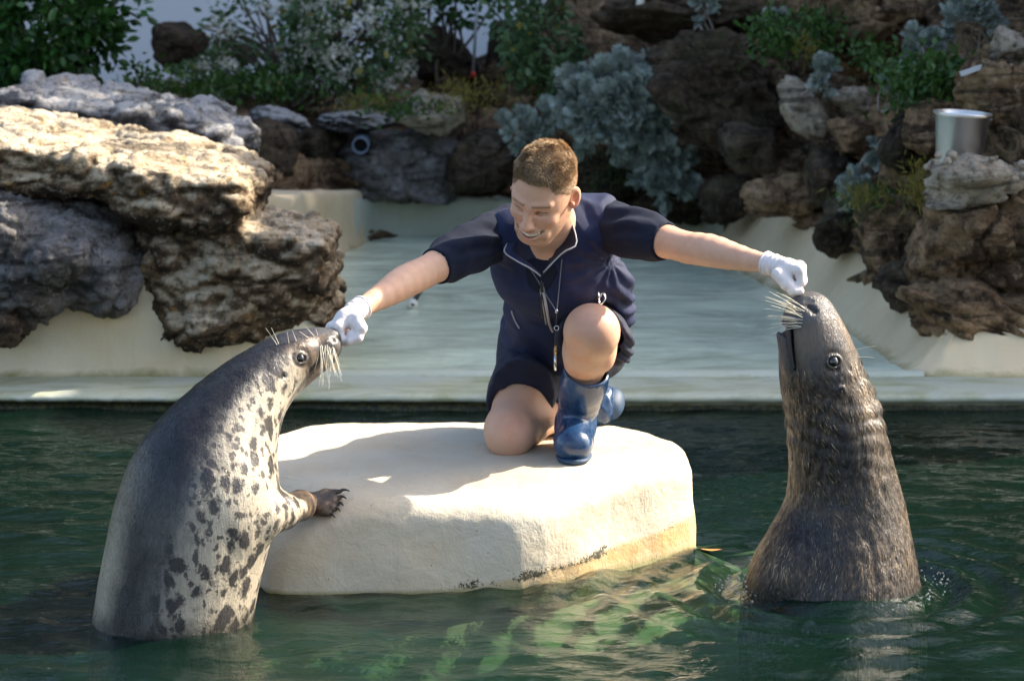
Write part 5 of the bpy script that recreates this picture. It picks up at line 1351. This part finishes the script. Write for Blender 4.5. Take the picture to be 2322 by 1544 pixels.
V, Q = sleeve(SHL, ELL, .80, .061, .0455, 41); child('sleeve', V, Q, M['polo'], man, label='sleeve reaching down to the spotted seal')
V, Q = sleeve(SHR, ELR, .72, .063, .0475, 43); child('sleeve', V, Q, M['polo'], man, label='sleeve on the arm stretched towards the brown seal')
PS = Solid(); PS.cap(at(1238, 592, 6.032), at(1228, 632, 6.04), .062, .048, .03); PS.cap(NECK + [0, .01, 0], at(1240, 585, 6.045), .064, .06, .03)
PS.chain([at(1236, 594, 5.925), at(1240, 566, 5.92), at(1244, 530, 5.92)], [.008, .034, .060], .006, 's', 5); PS.ell(H(0, .0, -.02), (.088, .12, .118), HR, .01, 's')
V, Q = cloth_mesh(PS, .0055, .01, .001, (16, 16, 16), 47); child('polo_shirt', V, Q, M['polo'], man)
# shorts
SS = Solid()
SS.ell(PEL, (.165, .135, .105), TF, .06)
SS.cap(HIR, KNR * .80 + HIR * .20, .098, .082, .05); SS.cap(HIL, KNL * .62 + HIL * .38, .10, .092, .05)
SS.cap(at(1405, 760, 6.02), at(1408, 800, 6.06), .035, .03, .03); SS.cap(HIR * .5 + KNR * .5, at(1185, 880, 6.17), .08, .085, .04)
dr = nrm(KNR - HIR); dl = nrm(KNL - HIL)
SS.plane(KNR * .74 + HIR * .26, nrm(dr + np.array([.10, -.05, 0])), .004) if False else None
SS.custom(lambda P: np.where((P - PEL) @ np.array([1.0, 0, .45]) < .03, (P - (KNR * .70 + HIR * .30)) @ nrm(dr + np.array([.25, 0, 0])), -1.0), .004, 'i', PEL, 1e9)
SS.custom(lambda P: np.where((P - PEL) @ np.array([1.0, 0, .45]) >= .03, (P - (KNL * .78 + HIL * .22)) @ nrm(dl + np.array([-.35, 0, .25])), -1.0), .004, 'i', PEL, 1e9)
SS.cap(HIL * .5 + KNL * .5, KNL * 1.1 - HIL * .1, .079, .082, .004, 's'); SS.cap(HIR * .3 + KNR * .7, KNR, .072, .072, .004, 's')
def sfold(V):
    w = np.exp(-(((V - at(1410, 770, 6.08)) / [.06, .14, .09]) ** 2).sum(1)); n = noise3(V * 10, 5)
    w2 = np.exp(-(((V - at(1170, 850, 6.25)) / [.08, .14, .10]) ** 2).sum(1))
    return .007 * w * np.sin((V[:, 2] + V[:, 0] * .8) * 170 + 5 * n) + .003 * w2 * np.sin((V[:, 2] * .8 + V[:, 0]) * 90 + 4 * n)
V, Q = cloth_mesh(SS, .0056, .02, .003, (10, 10, 12), 51, sfold); child('shorts', V, Q, M['shorts'], man)

# ---- boots
def ring(c, n, r, rt, m=28):
    F = frame(n); a = np.linspace(0, 2 * math.pi, m, endpoint=False)
    pts = c + (np.cos(a)[:, None] * F[:, 0] + np.sin(a)[:, None] * F[:, 1]) * r
    V, Q = tube(np.concatenate([pts, pts[:2]]), rt, 7, False); return V, Q
BL = Solid(); toe, heel = at(1300, 1028, 5.985), at(1306, 1000, 6.215); heel[2] = toe[2] = .285
top = KNL * .60 + ANL * .40 + np.array([.004, .010, -.004]); sh_d = nrm(top - ANL)
BL.chain([top, top * .66 + ANL * .34, top * .3 + ANL * .7 + [0, .006, 0], ANL + [0, .01, -.012], heel * .6 + toe * .4 + [0, .03, .03]], [.0575, .0550, .0460, .0395, .043], .025, n=9)
BL.chain([heel + [0, 0, .004], heel * .45 + toe * .55 + [0, 0, .008], toe + [0, .010, -.004]], [.036, .041, .044], .03, n=6)
BL.ell(toe + [0, -.002, .004], (.047, .042, .038), None, .02)
BL.cap(top - sh_d * .058, top - sh_d * .053, .0585, .0590, .004)      # turned-over band
BL.plane(top, nrm(sh_d + np.array([.05, 0, .15])), .003); BL.cap(top - sh_d * .03, top + sh_d * .05, .0530, .0535, .003, 's')
BL.plane((0, 0, .238), (0, 0, -1), .006)
def bfold(V): 
    t = (V - ANL) @ sh_d; return .0035 * np.exp(-((t - .02) / .05) ** 2) * np.sin(t * 190 + 2 * noise3(V * 12, 8)) + .004 * noise3(V * 12, 9) * sstep(.02, .1, t)
V, Q = solid_mesh(BL, .0040, (.05, 5.88, .225), (.36, 6.32, .62)); N = vnormals(V, Q); V = V + N * bfold(V)[:, None]
btL = child('boot', V, Q, M['boot'], man, label='blue boot planted flat on the platform')
child('rim', *ring(top - sh_d * .002, nrm(sh_d + np.array([.05, 0, .15])), .0565, .0030, 36), M['boot'], btL)
SO = Solid(); SO.chain([heel + [0, .004, -.03], heel * .45 + toe * .55 + [0, 0, -.03], toe + [0, -.006, -.03]], [.036, .038, .0415], .03, n=6); SO.plane((0, 0, .254), (0, 0, 1), .002); SO.plane((0, 0, .2405), (0, 0, -1), .002)
child('sole', *solid_mesh(SO, .005, (.05, 5.88, .225), (.36, 6.32, .28)), M['bootsole'], btL)
# kneeling boot: shaft lies back along the shin, foot upright on its toes
BR = Solid(); sd2 = nrm(KNR - ANR); topR = KNR * .50 + ANR * .50
BR.chain([topR, topR * .5 + ANR * .5, ANR, at(1352, 915, 6.53)], [.064, .056, .048, .044], .03, n=7)
hl2 = at(1362, 905, 6.53); to2 = at(1352, 958, 6.50); to2[2] = .285
BR.chain([hl2, (hl2 + to2) / 2, to2], [.036, .038, .040], .03, n=5)
BR.plane(topR, sd2, .003); BR.cap(topR - sd2 * .03, topR + sd2 * .05, .058, .060, .003, 's'); BR.plane((0, 0, .242), (0, 0, -1), .006)
V, Q = solid_mesh(BR, .0055, (.0, 6.15, .225), (.36, 6.66, .50)); N = vnormals(V, Q); V = V + N * (.006 * ridged(V * [16, 16, 11], 2, 61))[:, None]
btR = child('boot', V, Q, M['boot'], man, label='blue boot of the kneeling leg standing on its toes')
SO = Solid(); SO.chain([hl2 + [.034, .01, 0], (hl2 + to2) / 2 + [.036, .01, 0], to2 + [.036, .01, 0]], [.030, .030, .034], .02, n=5); SO.ell(hl2 * .5 + to2 * .5, (.2, .2, .2), None, .004) if False else None
child('sole', *solid_mesh(SO, .0055, (.1, 6.35, .225), (.42, 6.70, .50)), M['bootsole'], btR)

# ---- gloves
def fist(name, wr3, el3, wr, palm, mcp, pip, dip, tip, thumb, base, cuffn, label):
    A3 = lambda q: at(q[0], q[1], base + q[2])
    al_ = np.array([A3(q) for q in [wr, palm, *mcp, *pip, *dip, *tip, *thumb]]); lo, hi = al_.min(0) - .045, al_.max(0) + .045
    S = Solid(); W, cd = wr3, nrm(el3 - wr3)
    for i in range(4): S.cap(A3(palm), A3(mcp[i]), .0165, .0125, .006)
    S.cap(W, A3(palm), .0240, .0235, .015)
    for i in range(4):
        r = (.0118, .0122, .0116, .0102)[i]
        S.sph(A3(mcp[i]), r + .0014, .004); S.cap(A3(mcp[i]), A3(pip[i]), r, r * .95, .0035); S.cap(A3(pip[i]), A3(dip[i]), r * .95, r * .88, .003); S.cap(A3(dip[i]), A3(tip[i]), r * .88, r * .80, .003)
    T_ = [A3(q) for q in thumb]
    S.cap(A3(palm), T_[1], .017, .0130, .008); S.cap(T_[0], T_[1], .0160, .0135, .010); S.cap(T_[1], T_[2], .0130, .0120, .004); S.cap(T_[2], T_[3], .0118, .0100, .004)
    ce = W + cd * .014
    S.cap(W - cd * .012, ce, .0268, .0290, .006); S.plane(ce, cd, .002); 
    V, Q = solid_mesh(S, .0026, lo, hi); N = vnormals(V, Q)
    t = (V - W) @ cd; wr_ = .0012 * np.sin(t * 420 + 2 * noise3(V * 40, 2)) * np.exp(-((t + .018) / .022) ** 2)
    g_ = child(name, V + N * (wr_ + .0008 * noise3(V * 70, 3))[:, None], Q, M['latex'], man, label=label)
    child('cuff', *ring(ce - cd * .001, cd, .0284, .0030), M['latex'], g_)
p4 = lambda xs, ys, ds: list(zip(xs, ys, ds))
D4 = (-.031, -.010, .011, .031)
fist('glove', WRL, ELL, (806, 706, .045), (784, 722, .0), p4((768, 757, 751, 752), (741, 740, 742, 747), D4), p4((773, 766, 762, 762), (769, 768, 766, 764), D4), p4((789, 784, 780, 778), (774, 775, 772, 768), D4), p4((796, 794, 790, 786), (757, 757, 755, 752), D4),
     [(808, 722, -.018), (819, 744, -.030), (812, 765, -.036), (793, 774, -.040)], 5.555, (822, 694, .08), 'glove touching the nose of the spotted seal')
fist('glove', WRR, ELR, (1752, 601, .045), (1785, 608, .0), p4((1812, 1816, 1814, 1808), (612, 606, 603, 603), D4), p4((1817, 1820, 1818, 1812), (641, 637, 633, 629), D4), p4((1805, 1806, 1803, 1799), (654, 652, 647, 642), D4), p4((1793, 1792, 1790, 1788), (641, 639, 635, 632), D4),
     [(1764, 622, -.020), (1784, 645, -.032), (1798, 659, -.038), (1814, 661, -.040)], 5.61, (1730, 596, .085), 'glove held above the nose of the brown seal')

# ---- trim on the vest
def on(pts, S, lift, n=24, smooth=True):
    out = []
    for q in spline(np.array(pts, float), n):
        p = S.march(q[0], q[1], 4.5, 8.0, lift)
        if p is not None: out.append(p)
    return np.array(out)
def relax(P, it=6):
    P = P.copy()
    for _ in range(it): P[1:-1] = .5 * P[1:-1] + .25 * (P[:-2] + P[2:])
    return P
def trim(name, pts, r, m, lift=.004, S=VS, n=26):
    P = relax(on(pts, S, lift, n)); return child(name, *tube(P, r, 7), m, man)
trim('zip', [(1226, 628), (1232, 660), (1240, 705), (1246, 735), (1254, 752)], .0042, M['piping'])
trim('zip', [(1223, 630), (1226, 665), (1233, 705), (1238, 735)], .0018, M['piping'])
trim('zip_pull', [(1229, 640), (1229, 662)], .0045, M['black'], .008, n=6); trim('zip_pull', [(1228, 668), (1227, 690), (1230, 722)], .0022, M['black'], .007, n=8)
def flap(name, outer, inner, lift0, lift1, m):
    """A stiff collar flap standing off the vest: a thick sheet between two edges."""
    nO = 14; o = spline(np.array(outer, float), nO); i_ = spline(np.array(inner, float), nO); nj = 6; G = np.zeros((nO, nj, 3))
    for a in range(nO):
        for c in range(nj):
            t = c / (nj - 1); G[a, c] = at(*(i_[a, :2] * (1 - t) + o[a, :2] * t), i_[a, 2] * (1 - t) + o[a, 2] * t - .006 * math.sin(t * 3.14))
    V1 = G.reshape(-1, 3); q = gridQ(nO, nj); N = vnormals(V1, [q]); N[N[:, 1] > 0] *= -1
    V2 = V1 - N * .0045; nV = len(V1); idx = np.arange(nV).reshape(nO, nj)
    bd = np.concatenate([idx[0, :], idx[1:, -1], idx[-1, -2::-1], idx[-2:0:-1, 0]])
    sideq = np.stack([bd, np.roll(bd, -1), np.roll(bd, -1) + nV, bd + nV], 1)
    f_ = child(name, np.concatenate([V1, V2]), [np.concatenate([q, q[:, ::-1] + nV, sideq])], m, man)
    E = G[:, -1]; child('piping', *tube(E, .0021, 6), M['piping'], f_)
flap('collar', [(1284, 440, 6.0), (1296, 500, 5.955), (1307, 553, 5.925), (1275, 574, 5.915), (1232, 618, 5.925)], [(1278, 440, 6.0), (1270, 500, 5.985), (1266, 550, 5.965), (1256, 575, 5.95), (1229, 622, 5.935)], 0, 0, M['collar_lining'])
flap('collar', [(1150, 552, 5.97), (1144, 572, 5.925), (1172, 592, 5.915), (1205, 610, 5.918), (1226, 626, 5.93)], [(1172, 548, 5.97), (1170, 572, 5.945), (1185, 585, 5.94), (1208, 603, 5.94), (1228, 622, 5.938)], 0, 0, M['vest'])
trim('piping', [(1160, 705), (1166, 725), (1178, 745)], .0024, M['piping'], .003, n=8)
V, Q = tube(spline([at(1356, 662, 6.02), at(1360, 690, 6.0), at(1372, 678, 6.0), at(1366, 664, 6.01), at(1358, 678, 6.01)], 18), .0028, 6); child('hook', V, Q, M['steel'], man)

# whistle on its cord, hanging from the neck
wb = at(1261, 790, 5.90)
tw = thing('whistle', 'silver whistle hanging from a thin grey cord round the neck of the man', 'whistle', wb)
c1 = np.concatenate([relax(on([(1274, 588), (1270, 630), (1266, 670)], VS, .006, 12)), [at(1263, 700, 5.955), at(1262, 712, 5.95)]])
c2 = np.concatenate([relax(on([(1203, 610), (1222, 640), (1240, 672)], VS, .008, 12)), [at(1258, 700, 5.955), at(1261, 712, 5.95)]])
child('cord', *tube(spline(c1, 40), .0016, 5), M['cord'], tw); child('cord', *tube(spline(c2, 40), .0016, 5), M['cord'], tw)
child('bead', *tube([at(1262, 700, 5.948), at(1262, 710, 5.946)], .004, 8), M['steel'], tw)
child('strap', *tube([at(1262, 710, 5.946), at(1261, 738, 5.93)], .0018, 5), M['black'], tw)
child('ring', *ring(at(1262, 744, 5.925), (0.1, 1, 0), .0058, .0013, 18), M['steel'], tw)
child('whistle_body', *tube([at(1261, 750, 5.922), at(1260, 783, 5.918)], .0036, 9), M['black'], tw)
child('whistle_tube', *tube([at(1260, 783, 5.918), at(1259, 803, 5.916)], .0040, 9), M['brass'], tw)
child('whistle_tube', *tube([at(1259, 803, 5.916), at(1259, 840, 5.914)], .0036, 9), M['steel'], tw)
# ------------------------------------------------------------------ small things
# steel bucket among the right-hand rocks
bk = at(2170, 395, 8.95); bh = 0.235
pr = [(.0, .0), (.078, .0), (.082, .006), (.103, bh - .012), (.109, bh - .010), (.111, bh - .003), (.108, bh), (.104, bh - .002), (.101, bh - .012), (.079, .010), (.0, .010)]
tb = thing('bucket', 'shiny stainless steel bucket wedged among the rocks at the right', 'bucket', bk)
Rb = rotm('Y', .06) @ rotm('X', .03)
child('pail', *lathe(pr, 48, bk, Rb), M['metal'], tb)
child('rim', *ring(bk + Rb @ np.array([0, 0, bh]), Rb @ np.array([0, 0, 1.0]), .1095, .0042, 48), M['metal'], tb)
hp = [bk + Rb @ np.array([.107 * math.cos(a), -.107 * abs(math.sin(a)) * .35 - .01, bh - .012 - .10 * math.sin(a)]) for a in np.linspace(0, math.pi, 18)]
for s in (-1, 1): child('ear', *ring(bk + Rb @ np.array([s * .108, 0, bh - .02]), (1, 0, 0), .010, .003, 14), M['metal'], tb)
# drain pipe in the rock
dp = at(817, 331, 12.45)
td = thing('drain_pipe', 'short blue grey drain pipe end sticking out of the back rocks', 'pipe', dp)
child('pipe', *lathe([(.036, .35), (.046, .35), (.046, .0), (.044, -.004), (.038, -.002), (.036, .02), (.036, .33)], 28, dp, frame((0, 1, .05))), M['pvc'], td)
child('bore', *lathe([(0, .06), (.037, .06)], 28, dp, frame((0, 1, .05))), M['hole'], td)  # black disc across the pipe, standing in for its unlit inside
# float with a dark rod on the wading pool
fp = at(936, 688, 10.7); fp[2] = .075; fp = fp * 1.0
fl0 = atz(936, 690, .075); tf = thing('float', 'white ball float on the end of a dark rod in the wading pool', 'float', fl0)
child('ball', *lathe([(0, -.024), (.012, -.021), (.021, -.012), (.024, 0), (.021, .012), (.012, .021), (.004, .024)], 20, fl0, frame((.25, -1, .1))), M['ballwhite'], tf)
child('bolt', *lathe([(0, .028), (.006, .026), (.006, .020)], 12, fl0, frame((.02, -1, .05))), M['black'], tf)
e2 = atz(985, 610, .16); child('rod', *tube([fl0 + [.004, .015, .01], fl0 * .5 + e2 * .5, e2], .010, 8), M['black'], tf)
# a teal buoy half hidden behind the man
bp = atz(1417, 652, .09); tu = thing('buoy', 'dark teal ball partly hidden behind the hip of the man', 'buoy', bp)
_t = plain('teal plastic', (.01, .06, .065), .45)
child('ball', *lathe([(0, -.036)] + [(.036 * math.cos(a), .036 * math.sin(a)) for a in np.linspace(-1.4, 1.4, 14)] + [(0, .036)], 24, bp), _t, tu)
child('band', *ring(bp, (0, 0, 1.0), .0362, .003, 30), M['black'], tu)
# grey pole with a red foot in front of the white wall
g0, g1 = at(1073, 165, 13.6), at(1082, 10, 13.6)
tg = thing('garden_pole', 'thin grey pole with a red tip in front of the white wall', 'pole', g0)
child('shaft', *tube([g0, g1], .009, 8), M['greypole'], tg); child('tip', *tube([g0 + [0, 0, -.03], g0 + [0, 0, .004]], .016, 8), M['red'], tg)
# pale board stuck in the plants
V, Q = box((0, 0, 0), (.062, .012, .009), rotm('Y', -.33)); P0 = at(2212, 157, 9.25)
single('plank', V + P0, Q, M['board'], 'short pale strip of board lying in the plants at the top right', 'plank', smooth=False)
# white object at the top edge
V, Q = lathe([(0, -.035), (.016, -.03), (.022, 0), (.016, .03), (0, .036)], 14, at(1452, 6, 12.3), rotm('Y', .3)); single('pebble', V, Q, M['ballwhite'], 'small white pebble on the rocks at the very top of the picture', 'stone')
# fallen leaf on the water
lf = atz(1612, 1246, .012)
u = np.linspace(0, 1, 9); w = .010 * np.sin(u * math.pi) ** .8
V = np.concatenate([np.stack([u * .062 - .03, w - .004 * u, .006 * np.abs(u - .5) + .002 * 0 * u], 1), np.stack([u * .062 - .03, -.0 * u, .003 * np.abs(u - .5)], 1), np.stack([u * .062 - .03, -w - .004 * u, .007 * np.abs(u - .5)], 1)]) + lf
single('fallen_leaf', V, np.concatenate([gridQ(3, 9)]), M['leaffall'], 'dry orange leaf floating on the water right of the platform', 'leaf')

# droplets thrown up where the brown seal breaks the surface
rd = np.random.default_rng(9); bm = bmesh.new(); bmesh.ops.create_icosphere(bm, subdivisions=1, radius=1.0); bm.verts.ensure_lookup_table()
DV = np.array([v.co[:] for v in bm.verts]); DF = np.array([[v.index for v in f.verts] for f in bm.faces]); bm.free(); dr_ = []
for k in range(150):
    if k < 90: p = np.array([.545 + rd.normal() * .022, 5.52 + rd.normal() * .04, .012 + abs(rd.normal()) * .022])
    else:
        a_ = rd.uniform(-1.3, .5); p = np.array([.80 + math.cos(a_) * rd.uniform(.22, .30), 5.62 + math.sin(a_) * rd.uniform(.20, .30), .010 + abs(rd.normal()) * .006])
    dr_.append((DV * rd.uniform(.0012, .0034) + p, DF))
M['drop'] = NB('water droplet').bsdf((.9, .95, .95), .05, None, **{'Transmission Weight': .8, 'IOR': 1.33})
single('water_droplets', *merge(dr_), M['drop'], kind='stuff')
print('objects', len(bpy.data.objects), 'tris', sum(len(m.polygons) * 2 for m in bpy.data.meshes))
